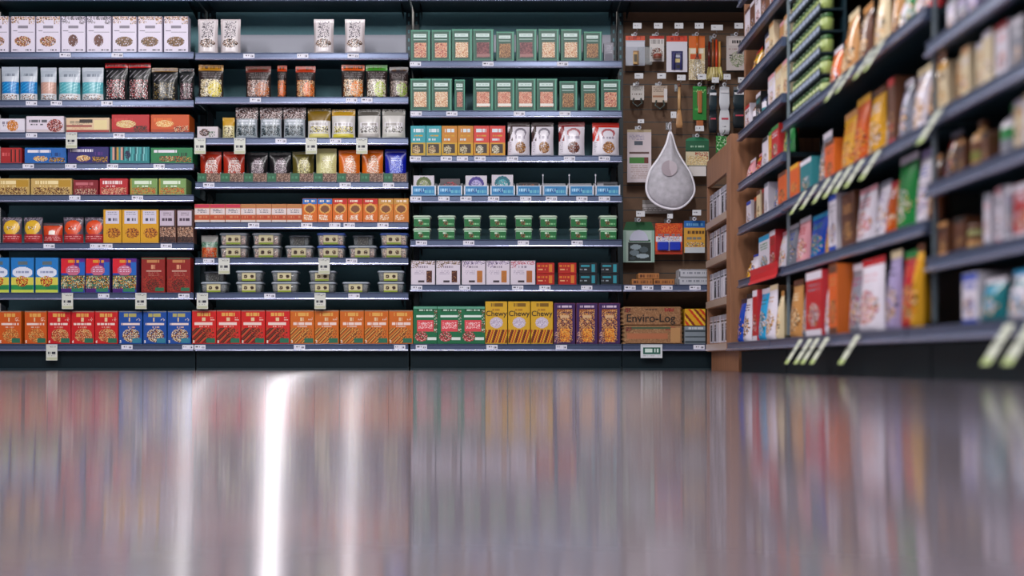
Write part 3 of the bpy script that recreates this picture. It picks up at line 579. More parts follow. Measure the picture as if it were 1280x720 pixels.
row(M2, 8, [('bar_choc', x) for x in (239.6, 270.2, 300.9, 331.8)] + [('bar_amber', x) for x in (362.4, 393.1, 424.6, 455.2, 485.8)], 'snack bar cartons')
row(T3, 1, [('g_pink', 513), ('g_pink', 539), ('g_cream', 564.5), ('g_wine', 591), ('g_brown', 620), ('g_wine', 645), ('g_cream', 673), ('g_cream', 701), ('g_brown', 729.5), ('grey_small', 755)], 'green cookie boxes')
row(T3, 2, [('g_cream', 512.5), ('g_cream', 539), ('g_thin', 568), ('g_peach', 591), ('g_peach', 617.5), ('g_peach', 644), ('g_peach', 670.5), ('g_brown', 699), ('g_brown', 726), ('g_pink', 751)], 'green cookie boxes')
row(T3, 3, [('s_teal', 513), ('s_teal', 532.5), ('s_gold', 552), ('s_gold', 572), ('s_red', 592), ('s_red', 612), ('w_brown', 634.5), ('w_brown', 664), ('w_wine', 698), ('w_red', 741)], 'snack packs')
row(T3, 4, [('l_green', 516.25, .03, 3.5), ('l_red', 549.65, .03, 3.5), ('l_purple', 581.55, .03, 3.5), ('l_teal', 614.45, .03, 3.5), ('l_orange', 648.35, .03, 3.5), ('l_grey', 746.55, .03, 3.5)], 'bar boxes in blue trays')
row(T3, 5, [e for x in (515.5, 546.5, 578.5, 611, 643, 674, 712, 749) for e in (('tub_green', x, .006, 0, 'lower'), ('tub_green', x, .006, 15.8, 'upper'))], 'stacked green tubs')
row(T3, 6, [('wb_choc', 513.5), ('wb_choc', 545), ('wb_gold', 577), ('wb_gold', 607.5), ('wb_pink', 638)] + [e for k, x in (('st_red', 670.5), ('st_red', 698), ('st_teal', 724), ('st_teal', 751)) for e in ((k, x, .006, 0, 'lower'), (k, x, .006, 14, 'upper'))], 'bar boxes')
row(T3, 7, [('mg_green', 516.4), ('mg_green', 546.6), ('mg_green', 576), ('chewy', 606.5), ('chewy', 635), ('chewy', 663.5), ('purple', 692.5), ('purple', 720.5), ('purple', 748.5)], 'granola bar cartons')

# ------------------------------------------------------------------ display trays standing on two shelves
def tray(key, wpx, hpx, art, desc, back=.6, d=.15, side='c8ccd4'):
    def build(n):
        w, h = wpx * S, hpx * S; mb = MB(); c = rgb(side); t = .0012
        print_face(mb, art, -w / 2, 0, w / 2, h, 0, PRINT); mb.box(-w / 2, 0, 0, w / 2, t, h, PRINT, c, skip='f')
        mb.box(-w / 2, t, 0, -w / 2 + t, d, h * 1.1, PRINT, c); mb.box(w / 2 - t, t, 0, w / 2, d, h * 1.1, PRINT, c)
        mb.box(-w / 2 + t, d - t, 0, w / 2 - t, d, h * (1 + back), PRINT, c); mb.box(-w / 2 + t, t, 0, w / 2 - t, d - t, t, PRINT, c)
        o = mb.obj(n, merge=False); return o
    PROTO[key] = Kind('display_tray', desc, 'display tray', wpx * S, build)
a = A(29, 11, '7a6052', 97); a.rect(0, 0, .38, 1, '357052').lines(.05, .3, .34, .6, '5a9878', fill=.6).speck(.42, .1, 1, .9, ['a88a78', '5a4038', '8a6a58', 'b8a090'], .7)
tray('tray_green', 28.6, 11.5, a, 'green and brown cardboard tray')
a = A(31, 13, '3f8fc0', 98); a.rect(0, 0, 1, .1, 'd0dce8').rect(0, 0, .06, 1, 'd8dce4').rect(.95, 0, 1, 1, 'd8dce4').lines(.12, .3, .55, .55, 'b0d8f0', fill=.7).speck(.35, .3, .6, .8, ['2a5aa0', '3f8fc0', '1a3a78'], .6).lines(.55, .4, .9, .7, '7ac0d0', fill=.7).rect(0, .88, 1, 1, '8ab8d8')
tray('tray_blue', 31, 13, a, 'blue cardboard bar tray')
def trays(nm, i, key, xs, lift):
    items = []
    for x in xs:
        K = PROTO[key]; o = K.make(); o.location = (wx(x) + K.w / 2, .004, wz(BAYS[nm][2][i]) + .0006); items.append((o, K.desc, K.cat, ''))
    name_row(items, f'on {shelf_name(nm, i)} shelf of {nm}', f'cardboard trays on the {shelf_name(nm, i)} shelf of the {nm}')
trays(M2, 4, 'tray_green', [246.5 + 29.1 * k for k in range(9)], 0)
trays(T3, 4, 'tray_blue', [514 + 32.9 * k for k in range(8)], 0)
# wire dividers standing between the half empty blue trays
items = []
for x in (678.2, 711.1, 744.0):
    mb = MB(); z = wz(245) + .0006
    mb.box(-.002, 0, 0, .002, .0015, 26 * S, PLAST, rgb('b8bcc8')); mb.box(-.004, -.001, 25 * S, .004, .0025, 27 * S, PLAST, rgb('d0d4dc'))
    o = mb.obj('shelf_divider'); o.location = (wx(x) + .002, .0015, z); items.append((o, 'thin grey divider between blue trays', 'divider', ''))
name_row(items, 'on fourth shelf of third bay', 'dividers between the blue trays')

# ------------------------------------------------------------------ lower shelves of the bay with hanging tools
a = A(27, 8, 'b07a48', 99); a.lines(.05, .25, .95, .75, '6a4020', fill=.45)
carton('choc_bar', 'flat brown cardboard box', 26, 7, .1, a, name='flat_box', cat='box')
a = A(32, 10, 'bdbfc6', 100); a.rect(0, .3, .04, 1, '2a2c30').rect(.05, 0, 1, .12, '4a4e54').lines(.1, .35, .9, .6, '8a8e98', fill=.6)
carton('white_flat', 'flat white and grey box', 40, 9.5, .12, a, name='flat_box', cat='box')
row(P4, 1, [('choc_bar', 790, .006, 0, 'lower left'), ('choc_bar', 817, .006, 0, 'lower right'), ('choc_bar', 798, .006, 7.4, 'upper'), ('white_flat', 848, .006, 0, 'lower'), ('white_flat', 849, .006, 10, 'upper')], 'flat boxes')
def log_pack(seed, bg, strip=None):
    a = Art(70, 22, bg, seed, 1.1); a.speck(0, 0, 1, 1, [bg, 'a8805a', '8a6444', 'b89470'], .5).speck(0, .05, .12, .3, ['8a2a28', '6a4a3a'], .8).speck(.72, .05, .88, .25, ['8a2a28', 'a84a40'], .8)
    a.lines(.3, .1, .6, .18, '6a4c38', fill=.6)
    if strip: a.rect(.1, .05, .8, .18, '5a6a50').rect(.02, .4, .75, .75, 'b87a58').rect(.8, .1, .98, .95, 'c0986a')
    return a
def log_build(key, desc, hpx, art, text):
    def build(n):
        w, h = 70 * S, hpx * S; r = empty(n); c = rgb('9a7452')
        mb = MB(); print_face(mb, art, -w / 2, .004, w / 2, h - .004, 0, PRINT)
        P_ = ((0, .004), (0, h - .004), (.006, h), (.1, h), (.104, h - .004), (.104, .004), (.1, 0), (.006, 0))
        for (ya, za), (yb, zb) in zip(P_[1:], P_[2:] + P_[:1]): mb.quad([(-w / 2, ya, za), (w / 2, ya, za), (w / 2, yb, zb), (-w / 2, yb, zb)], PRINT, c)
        for sx in (-1, 1): mb.quad([(sx * w / 2, y, z) for y, z in P_], PRINT, c)
        kid(r, mb, 'wrapper')
        e = MB()                                     # crimped, twisted paper end
        for sx in (-1, 1):
            for k in range(8):
                a0, a1 = h * k / 8, h * (k + 1) / 8; dx = .012 if k % 2 else .02
                e.quad([(sx * w / 2, .05 - .045, a0), (sx * (w / 2 + dx), .05, a0 * .9 + .002), (sx * (w / 2 + (.032 - dx)), .05, a1 * .9 + .002), (sx * w / 2, .05 - .045, a1)], PRINT, rgb('b08a64'))
        kid(r, e, 'twisted_end')
        if text:
            t = lettering(text, .064, '1c120c'); t.parent = r; t.location = (-.01, -.0008, .018); KIDS[r.name].append(t)
        return r
    PROTO[key] = Kind('fire_log_pack', desc, 'fire log', 70 * S, build)
log_build('log_top', 'upper brown fire log pack with black lettering', 23, log_pack(101, '9a7452'), 'Enviro-Log')
log_build('log_low', 'lower brown fire log pack with green stripe', 23, log_pack(102, 'a07a58', True), None)
a = A(26, 21, 'd8a828', 103); a.slant(0, 0, 1, 1, ['d8a828', 'c8401c', 'e0c040', '8a2a18'], -.8, 4)
carton('firestarter', 'yellow and red firelighter box', 26, 21, .12, a, name='box', cat='box')
carton('grey_low', 'grey banded box below firelighters', 26, 22, .12, A(26, 22, '8a949c', 104).rect(0, .2, 1, .3, '4a565e').rect(0, .55, 1, .65, '4a565e').rect(0, .85, 1, .95, '4a565e').lines(.1, .05, .9, .15, 'c8ccd0'), name='box', cat='box')
row(P4, 2, [('log_low', 782, .006, 0), ('log_top', 780.5, .006, 23.6), ('grey_low', 856, .006, 0), ('firestarter', 856, .006, 22.8)], 'fire logs and boxes')

# ------------------------------------------------------------------ price tags in the rails
def small_tag_mesh(seed, w=14):
    a = Art(w, 6.5, 'dcdce6', seed, 1.3); a.lines(.1, .3, .55, .55, '5a5a68', fill=.55).rect(.65, .25, .9, .7, 'c4c4d0').lines(.66, .35, .9, .6, '4a4a58', fill=.5)
    mb = MB(); print_face(mb, a, -w * S / 2, 0, w * S / 2, 6.2 * S, 0, PAPER); mb.box(-w * S / 2, 0, 0, w * S / 2, .0005, 6.2 * S, PAPER, rgb('d0d0da'), skip='f'); return mb.mesh('price_tag', False)
def big_tag_mesh(seed, w=14, h=20, green=False):
    a = Art(w, h, 'd2d4cc', seed, 1.3); a.lines(.1, .08, .9, .2, '9a9c98', 2, .5).lines(.18, .45, .85, .62, '3a3c48', fill=.65).lines(.2, .68, .7, .74, '8a8c90', fill=.6).rect(.05, .82, .95, .96, 'c0c4a8')
    if green: a = Art(w, h, 'd8dce0', seed, 1.3); a.rect(.12, .22, .9, .72, '1f6a5a').lines(.2, .32, .82, .6, 'd8e8e0', fill=.6).lines(.1, .8, .9, .88, '9aa0a4', fill=.5)
    mb = MB(); x, z = w * S / 2, h * S
    print_face(mb, a, -x, 0, x, z, 0, PAPER); mb.box(-x, 0, 0, x, .0006, z, PAPER, rgb('d0d0c8'), skip='f'); mb.box(-x * .9, -.0002, z * .93, x * .9, 0, z, PAPER, rgb('b8bcc0'), skip='b'); return mb.mesh('hanging_price_tag', False)
STM = [small_tag_mesh(k) for k in (201, 202, 203)]; BTM = [big_tag_mesh(k) for k in (211, 212)]; GT = big_tag_mesh(213, 27, 17, True)
STAGS = {L: {1: [83, 148], 2: [41, 72, 135], 3: [41, 150], 4: [37, 90, 142, 200], 5: [95, 173], 6: [63, 121, 135, 209], 7: [131, 231], 8: [160, 236]},
         M2: {1: [312, 379, 442], 2: [320, 440, 459], 3: [352, 420], 4: [262, 432, 486], 5: [318, 384, 419, 437, 479], 6: [262, 440], 7: [338, 443], 8: [251, 375, 500]},
         T3: {1: [519.5, 610, 703], 2: [520.5, 565, 649, 706], 3: [519.5, 558, 578, 600, 640.5, 711.5, 755], 4: [520, 555, 582.5, 617, 657, 689, 727, 755], 5: [527, 586, 654, 721], 6: [521, 581, 647, 681, 733], 7: [527, 615, 701.5]},
         P4: {1: [787, 809, 833, 868], 2: [873]}}
BTAGS = {L: {3: [91.5], 7: [86.5, 178], 8: [67]}, M2: {3: [251.5, 301, 390, 453], 6: [281.5, 406], 7: [254.5, 401]}, P4: {2: [813.5]}}
n = 0
for nm in STAGS:
    for i, xs in STAGS[nm].items():
        items = []
        for x in xs:
            o = bpy.data.objects.new('price_tag', STM[n % 3]); COL.objects.link(o); n += 1
            o.location = (wx(x), -.0192, wz(BAYS[nm][2][i]) - 7.4 * S); items.append((o, 'small white price tag', 'price tag', ''))
        name_row(items, f'under {shelf_name(nm, i)} shelf of {nm}', f'small price tags under the {shelf_name(nm, i)} shelf of the {nm}')
    for i, xs in BTAGS.get(nm, {}).items():
        items = []
        for x in xs:
            g = nm == P4
            o = bpy.data.objects.new('hanging_price_tag', GT if g else BTM[n % 2]); COL.objects.link(o); n += 1
            o.location = (wx(x), -.0275, wz(BAYS[nm][2][i]) - (17.5 if g else 20.5) * S)
            items.append((o, 'white price card with green panel' if g else 'tall white hanging price tag', 'price tag', ''))
        name_row(items, f'under {shelf_name(nm, i)} shelf of {nm}', f'hanging price tags under the {shelf_name(nm, i)} shelf of the {nm}')

# ------------------------------------------------------------------ slat panel: hooks and hanging goods
HY = SD - .085                                      # goods hang this far back
def hook(px, py, label, length=.16, fw=11, fh=7, up=0.0115):
    """wire arm from the panel with a white price flap on its end; px,py = middle of the top edge of what hangs there"""
    x, z = wx(px, HY), wz(py, HY) + up; r = empty('peg_hook', (x, SD, z))
    m = MB(); m.tube([(0, -.006, 0), (0, -.012, 0), (0, -length + .012, 0), (0, -length + .002, .012)], .0022, METAL); m.box(-.015, -.0045, -.018, .015, -.0015, .024, METAL); kid(r, m, 'wire_arm')
    f = MB(); a = Art(fw, fh, 'd8dade', int(px), 1.3); a.lines(.15, .3, .6, .6, '8a8c94', fill=.5)
    ww, hh = fw * S, fh * S
    print_face(f, a, -ww / 2, .010, ww / 2, hh + .010, -length - .003, PAPER); f.box(-ww / 2, -length - .003, .010, ww / 2, -length - .0015, hh + .010, PAPER, rgb('c8cad0'), skip='f'); kid(r, f, 'price_flap')
    tag(r, label, 'hook', 'wire hooks on the slat panel'); return r
def ring_tab(mb, z, c='d8d8e0', r0=.006, r1=.012, m=None):
    n_ = 14
    for yy in (-.0006, .0006):
        for k in range(n_):
            a0, a1 = 2 * math.pi * k / n_, 2 * math.pi * (k + 1) / n_
            P = lambda r, a: (r * math.cos(a), yy, z + r * math.sin(a))
            mb.quad([P(r0, a0), P(r1, a0), P(r1, a1), P(r0, a1)], m or PLAST, rgb(c))
def hang_card(px0, px1, py0, py1, art, label, cat, extra=None, name='hanging_card_pack', tabz=.0115, d=.004, shape=None, y=None, side=None):
    y = HY if y is None else y
    w, h = (px1 - px0) * (D + y) / F, (py1 - py0) * (D + y) / F
    r = empty(name, (wx((px0 + px1) / 2, y), y, wz(py1, y))); tag(r, label, cat, 'goods hanging on the slat panel')
    c = MB(); print_face(c, art, -w / 2, 0, w / 2, h, -d / 2, PRINT); c.box(-w / 2, -d / 2, 0, w / 2, d / 2, h, PRINT, rgb(side) if side else art.side(), skip='f'); kid(r, c, 'card')
    t = MB(); ring_tab(t, h + tabz); kid(r, t, 'hang_tab')
    if extra: extra(r, w, h)
    return r
def blister(x0, z0, x1, z1, d, parts):
    """a clear shell on the card holding small modelled goods"""
    def f(r, w, h):
        b = MB(); X0, X1, Z0, Z1 = x0 * w, x1 * w, z0 * h, z1 * h; cx, cz = (X0 + X1) / 2, (Z0 + Z1) / 2
        rings = [[(cx + p[0], -.002 - q, cz + p[1]) for p in rr((X1 - X0) * s_, (Z1 - Z0) * s_, .006, 0)] for s_, q in ((1, 0), (.95, d * .7), (.85, d))]
        b.loft(rings, CLEAR, (1, 1, 1), True)
        kid(r, b, 'blister')
        for nm_, fn in parts:
            m = MB(); fn(m, w, h); kid(r, m, nm_)
    return f
PXS = (D + HY) / F
# row one
hook(794.5, 45, 'wire hook with white flap above orange headed tool card'); hook(820.5, 45, 'wire hook with white flap above round scoop card')
hook(846, 45, 'wire hook with white flap above card with dark blue tool'); hook(871, 45, 'wire hook with white flap above orange whisk pack')
hook(893, 47, 'wire hook with wide white flap above basting brushes', fw=15, up=.0105); hook(920, 45, 'wire hook with white flap above pale recipe card')
a = A(25, 40, 'b8bcc8', 300); a.rect(0, 0, 1, .16, 'd8581e').lines(.1, .03, .9, .12, 'b83a14', fill=.5).rect(.05, .2, .95, .36, 'd0d2dc').rect(.38, .5, .72, .98, 'a8845a')
def _t(m, w, h): m.bbox(-.014, -.02, .004, .012, -.006, h * .42, PLAST, rgb('c8a060'), .003); m.box(-.01, -.0225, h * .1, .008, -.02, h * .35, PLAST, rgb('4a3c24'))
hang_card(782, 806, 45, 82, a, 'grey blister card with orange header holding small tan tool', 'tool card', blister(.12, .02, .88, .62, .022, [('tool_body', _t)]))
def _scoop(r, w, h):
    m = MB(); m.lathe([(.004, .002), (.024, .006), (.027, .02), (.025, .034), (.012, .042), (.004, .046)], PLAST, [rgb('b8a898'), rgb('7a4a38'), rgb('8a3a28'), rgb('c8beb4'), rgb('8a8078')], cy=-.03)
    kid(r, m, 'scoop_bowl')
a = A(19, 37, 'd8d4d2', 301); a.rect(0, 0, 1, .12, 'c83a20').lines(.1, .15, .9, .3, 'a8a4a2').speck(.1, .45, .9, .95, ['6a3428', '9a6a58', 'c8b8a8', '3a2420'], .75, True)
hang_card(812, 830, 45, 77, a, 'narrow white card with round brown scoop', 'tool card', _scoop)
a = A(26, 50, 'dcdae4', 302); a.rect(0, 0, 1, .16, 'd8481a').lines(.1, .04, .9, .12, 'a82a10', fill=.5).rect(.25, .42, .8, .95, '2a2c6a').rect(.45, .48, .7, .6, 'c8ccd8').rect(.4, .64, .7, .74, 'd8c890').rect(.5, .8, .75, .9, '1a1420')
def _grater(m, w, h): m.tube([(w * -.14, -.012, h * .06), (w * -.14, -.012, h * .5), (w * .18, -.012, h * .5), (w * .18, -.012, h * .06)], .006, PLAST, rgb('30326e'))
def _g(r, w, h): m = MB(); _grater(m, w, h); kid(r, m, 'tool_body')
hang_card(833, 859, 45, 90, a, 'white card with orange header and dark blue arched tool', 'tool card', _g)
a = A(20, 45, 'd8c8a0', 303); a.rect(0, 0, 1, .28, 'd8741a').rect(.1, .3, .9, .4, 'e8e0d0').rect(.1, .42, .8, .52, 'd0601c').speck(0, .55, 1, 1, ['d8ccb0', 'c8b890', 'e8e0d0', 'a8987a'], .8)
def _whisk(r, w, h):
    m = MB(); m.tube([(0, -.012, h * .98), (0, -.012, h * .6)], .007, PLAST, rgb('c8641c'))
    for k in range(5):
        t = (k - 2) / 2 * .022
        m.tube([(0, -.012, h * .6), (t, -.014, h * .35), (t * .8, -.014, h * .1), (0, -.014, h * .02)], .0012, METAL, n=5)
    kid(r, m, 'whisk')
hang_card(861, 881, 45, 100, a, 'orange topped pack with wire whisk on pale card', 'tool card', _whisk)
def brush(px, py0, py1):
    h = (py1 - py0) * PXS; r = empty('hanging_brush', (wx(px, HY), HY, wz(py1, HY))); tag(r, 'basting brush set with dark red handles and cream bristles', 'brush', 'goods hanging on the slat panel')
    for x, c in ((-.03, '5a1a14'), (-.008, '8a4a24'), (.012, 'c8401c'), (.03, 'c8924a')):
        m = MB(); m.tube([(x, 0, h * .98 - abs(x) * .6), (x * 1.05, 0, h * .6), (x, 0, h * .3)], [.006, .008, .007], PLAST, rgb(c)); kid(r, m, 'handle')
    b = MB()
    rnd = random.Random(5)
    for k in range(60):
        x = rnd.uniform(-.044, .044); b.tube([(x * .8, rnd.uniform(-.01, .01), h * .31), (x * 1.1, rnd.uniform(-.012, .012), h * rnd.uniform(0, .05))], [.0045, .003], PLAST, rgb(rnd.choice(['c8b878', 'd8cc98', 'a89858', 'c8c060'])), n=5)
    kid(r, b, 'bristles'); m = MB(); ring_tab(m, h + .0105); kid(r, m, 'hang_loop')
brush(893, 47, 101)
a = A(24, 48, 'c8c0be', 304); a.rect(.1, .05, .95, .28, 'd4ccca').lines(.3, .12, .85, .22, '3a3838', fill=.6).lines(.1, .36, .95, .4, 'b09a98').speck(.2, .45, .95, .9, ['8a9a78', 'b8b8a0', '6a7a58', 'c8c0b8'], .8, True).lines(.1, .55, .35, .7, '4a4848', 2, .6)
hang_card(908, 932, 45, 88, a, 'pale grey recipe card with green herb picture', 'card pack', side='c8c0be')
# row two
hook(796.5, 107, 'wire hook with white flap above small white clip card'); hook(824.5, 107, 'wire hook with white flap above small pale clip card')
hook(849, 109, 'wire hook with white flap above wooden spatula'); hook(874.5, 108, 'wire hook with white flap above tall green card')
hook(891, 112, 'wire hook with small flap above black knife beside green card', fw=9); hook(905.5, 108, 'wire hook with small flap above silver peeler', fw=9); hook(923.5, 112, 'wire hook with small flap above last black knife', fw=9)
a = A(16, 22, 'd0ccc8', 305); a.lines(.1, .1, .9, .4, '8a8680', 3, .7).lines(.1, .55, .9, .65, '6a5448', fill=.7)
def _clip(r, w, h):
    m = MB(); m.tube([(-.02, -.01, h * .1), (-.028, -.012, -.02), (0, -.014, -.042), (.028, -.012, -.02), (.02, -.01, h * .1)], .005, PLAST, rgb('3a4440')); kid(r, m, 'clip')
hang_card(788, 805, 107, 125, a, 'small white card with dark looped clip below', 'tool card', _clip)
a2 = A(20, 24, 'c8b8a8', 306); a2.lines(.1, .1, .9, .4, '8a7a70', 3, .7).rect(.05, .6, .85, .72, 'a87858').rect(.8, .2, 1, .9, 'd8d4d4')
hang_card(815, 834, 107, 128, a2, 'small pale card with tan strip on slat panel', 'tool card', _clip)
def spatula(px, py0, py1):
    h = (py1 - py0) * PXS; r = empty('hanging_spatula', (wx(px, HY), HY, wz(py1, HY))); tag(r, 'long wooden spatula hanging beside green card', 'spatula', 'goods hanging on the slat panel')
    m = MB(); m.tube([(0, 0, h), (0, 0, h * .75), (0, 0, h * .45)], [.008, .01, .009], PLAST, rgb('c8a070'), n=10); kid(r, m, 'handle')
    m = MB(); m.loft([[(p[0], p[1], h * zz) for p in rr(ww, .008, .0035, 0)] for ww, zz in ((.018, .46), (.03, .3), (.04, .1), (.036, .0))], PLAST, rgb('b88a5c')); kid(r, m, 'blade')
    m = MB(); ring_tab(m, h + .0115, '8a4a2a'); kid(r, m, 'hang_loop')
spatula(849, 109, 160)
a = A(17, 46, '1f8a34', 307); a.rect(.0, 0, 1, .06, '2aa040').rect(.32, .14, .68, .58, 'a8683a').lines(.1, .65, .9, .72, '5ac060', fill=.6).speck(.05, .1, .95, .2, ['c8e0a0', '1f8a34'], .4)
def _tg(r, w, h):
    m = MB(); m.bbox(-.011, -.016, h * .2, .011, -.003, h * .85, PLAST, rgb('a86838'), .003); kid(r, m, 'wooden_tool')
    m = MB(); m.bbox(-.02, -.012, -.055, .02, -.002, -.004, PLAST, rgb('a8623a'), .003); kid(r, m, 'brush_head')
hang_card(866, 883, 108, 150, a, 'tall green card holding brown wooden tool', 'tool card', _tg)
def knife(px, py0, py1, w, label, chrome=False):
    h = (py1 - py0) * PXS; r = empty('hanging_knife', (wx(px, HY), HY, wz(py1, HY))); tag(r, label, 'knife', 'goods hanging on the slat panel')
    m = MB(); m.loft([[(p[0], p[1], h * z) for p in rr(ww, dd, .003, 0)] for ww, dd, z in ((w * .8, .012, 0), (w, .016, .1), (w, .016, .35), (w * .8, .014, .5))], PLAST, rgb('d0d2d8') if chrome else rgb('1a2228')); kid(r, m, 'handle')
    m = MB(); m.loft([[(p[0], p[1], h * z) for p in rr(ww, .008, .0035, 0)] for ww, z in ((w * .7, .5), (w, .65), (w * .9, .98), (w * .3, 1))], PLAST, rgb('cfd3da') if chrome else rgb('24343c')); kid(r, m, 'sheath')
    m = MB(); m.box(-w * .4, -.0095, h * .86, w * .4, -.0086, h * .92, PAPER, rgb('d8dae0')); kid(r, m, 'sticker')
    m = MB(); m.box(-w * .3, -.0095, h * .3, w * .35, -.0088, h * .34, PAPER, rgb('b83a50')); kid(r, m, 'red_sticker', 'small red sticker')
    m = MB(); ring_tab(m, h + .0115, 'c8ccd0'); kid(r, m, 'hang_loop')
knife(891, 112, 166, .048, 'black sheathed knife beside green card'); knife(905.5, 108, 168, .062, 'silver handled peeler between two black knives', True); knife(923.5, 112, 160, .07, 'black sheathed knife nearest corner shelf')
# row three
hook(799, 162, 'wire hook with small white flap above long white card', fw=8, fh=5); hook(871.5, 176, 'wire hook with white flap above green domed seed card', up=.031)
hook(903, 170, 'wire hook with small flap above green leaf pack', fw=9); hook(838, 155, 'wire hook with pale flap above white mesh bag', fw=7, fh=8, length=.2, up=0)
a = A(30, 68, 'd6ccd0', 308); a.rect(0, 0, 1, .05, 'c8b898').lines(.1, .1, .7, .2, '9a94b0', 3, .6).rect(.3, .22, .66, .29, '5a6472').rect(.08, .42, .9, .46, '6a4a48').rect(.1, .52, .7, .64, '4a8a3a').rect(.72, .52, .88, .64, '7a3a30').lines(.14, .68, .86, .92, 'b09890', 6, .75)
hang_card(784, 814, 162, 228, a, 'long white card with green block beside mesh bag', 'card pack', None, side='c8bcc0')
a = A(30, 36, 'c8c4a8', 309); a.rect(0, 0, 1, .4, '1f6a4a').lines(.2, .2, .8, .28, 'a8c8b0', fill=.7).rect(0, .4, 1, .45, '14402c').rect(.02, .46, .96, .98, 'd8ccb0').speck(.4, .46, .96, .75, ['8a4a40', 'd8ccb0', 'c86a50'], .7).speck(.05, .6, .95, .97, ['e8d8a8', 'b8a070', 'd8b888'], .6)
def _dome(r, w, h):
    m = MB(); pts = [(math.cos(math.pi * k / 12) * w / 2, h + math.sin(math.pi * k / 12) * .022) for k in range(13)]
    m.loft([[(x, -.002, z) for x, z in pts], [(x, .002, z) for x, z in pts]], PRINT, rgb('1f7a52'), True, False); kid(r, m, 'domed_header'); m = MB(); m.box(-w * .38, -.003, -.062, w * .38, .001, -.004, PRINT, rgb('d8d2d0')); kid(r, m, 'base_flap', 'plain white lower flap')
hang_card(857, 886, 176, 207, a, 'seed packet card with green domed header', 'seed packet', _dome, side='8a8a70', tabz=.031)
a = A(16, 20, '3a9a4a', 311); a.speck(0, 0, 1, 1, ['2a8a3a', '8ac888', '1a5a28', 'd8e8d0'], .7)
hang_card(895, 911, 170, 192, a, 'small green leaf printed pack beside corner shelf', 'packet')
# white mesh bag
def mesh_bag():
    y = HY - .05; sc = (D + y) / F
    P = [(838, 165), (833, 180), (824, 197), (813, 213), (808, 232), (811, 246), (822, 256), (838, 261), (852, 259), (864, 248), (868, 236), (863, 217), (853, 201), (845, 186)]
    r = empty('mesh_bag', (wx(838, y), y, wz(261, y))); tag(r, 'white teardrop mesh produce bag hanging from slat panel', 'mesh bag', 'goods hanging on the slat panel')
    ox, oz = wx(838, y), wz(261, y); Q = [(wx(a_, y) - ox, wz(b_, y) - oz) for a_, b_ in P]
    # smooth the outline
    out = []
    for k in range(len(Q)):
        p0, p1, p2, p3 = (Vector(Q[(k + j) % len(Q)]) for j in (-1, 0, 1, 2))
        for t in (0, .25, .5, .75):
            out.append(tuple(.5 * (2 * p1 + (p2 - p0) * t + (2 * p0 - 5 * p1 + 4 * p2 - p3) * t * t + (3 * p1 - p0 - 3 * p2 + p3) * t ** 3)))
    m = MB(); m.tube([(x, 0, z) for x, z in out] + [(out[0][0], 0, out[0][1])], .0075, PLAST, rgb('f0eef6'), n=8); kid(r, m, 'rim')
    net = mat('white_netting', 'f2f0fa', rough=.6, alpha=.7, noise=.55, bump=.6, scale=28)
    b = MB(); cx, cz = .005, .16
    rings = []
    for q, s_ in ((0, 1), (.018, .9), (.032, .7), (.04, .45), (.043, .15)):
        rings.append([(cx + (x - cx) * s_, -q, cz * (.9) + (z - cz * .9) * s_) for x, z in out])
    b.loft(rings, net, (1, 1, 1), True); kid(r, b, 'netting')
    l = MB(); lx, lz = wx(835, y) - ox, wz(212, y) - oz; n_ = 20
    for k in range(n_):
        a0, a1 = 2 * math.pi * k / n_, 2 * math.pi * (k + 1) / n_
        c = rgb('a89ca4') if math.cos(a0) < .3 else rgb('c2b8c0')
        l.quad([(lx, -.052, lz), (lx + .046 * math.cos(a0), -.05, lz + .046 * math.sin(a0)), (lx + .046 * math.cos(a1), -.05, lz + .046 * math.sin(a1))], PRINT, c)
    kid(r, l, 'round_label', 'pale grey round label on bag')
    s_ = MB(); top = wz(165, y) - oz
    s_.tube([(-.004, 0, top), (-.012, .001, top + .03), (-.0075, .001, top + .052), (0, .001, top + .058), (.004, .001, top + .05), (.004, 0, top + .02), (.002, 0, top)], .0022, PLAST, rgb('dedce6'), n=6); kid(r, s_, 'drawstring')
mesh_bag()
# row four
hook(798.5, 288, 'wire hook with white flap above large green pack', up=.0615); hook(836, 279, 'wire hook with pale flap above orange sponge pack', fw=7, fh=6, length=.13); hook(868, 276, 'wire hook with white flap above yellow and blue pack')
a = A(39, 42, 'b8ccc4', 312); a.rect(.0, .02, .1, 1, '9ab8ac').rect(.9, 0, 1, 1, '9ab8ac').rect(.16, .38, .88, .96, '2a3a38').ell(.4, .52, .18, .08, '9aaab2').ell(.66, .6, .14, .09, '5a6a70').ell(.36, .7, .15, .09, '7a8a92').ell(.62, .8, .2, .07, 'a8b8c0').ell(.3, .87, .1, .05, '48565c').rect(.18, .3, .86, .36, '1a5a3c')
def _d2(r, w, h):
    m = MB(); pts = [(math.cos(math.pi * k / 14) * w * .3, h * .68 + math.sin(math.pi * k / 14) * h * .33) for k in range(15)]
    m.loft([[(x, -.005, z) for x, z in pts], [(x, -.0022, z) for x, z in pts]], PRINT, rgb('c0c4d8'), True, False); kid(r, m, 'round_label', 'pale lilac arched label')
    m = MB(); w2 = w / 2; m.loft([[(-w2, yy, h), (w2, yy, h), (w2 * .8, yy, h + .05), (-w2 * .8, yy, h + .05)] for yy in (-.0018, .0018)], PRINT, rgb('0d5a2e'), True, False); kid(r, m, 'green_header', 'dark green header card')
hang_card(779, 818, 288, 328, a, 'large green pack with pale arched label and dark contents', 'pack', _d2, side='8aa89c', tabz=.0615)
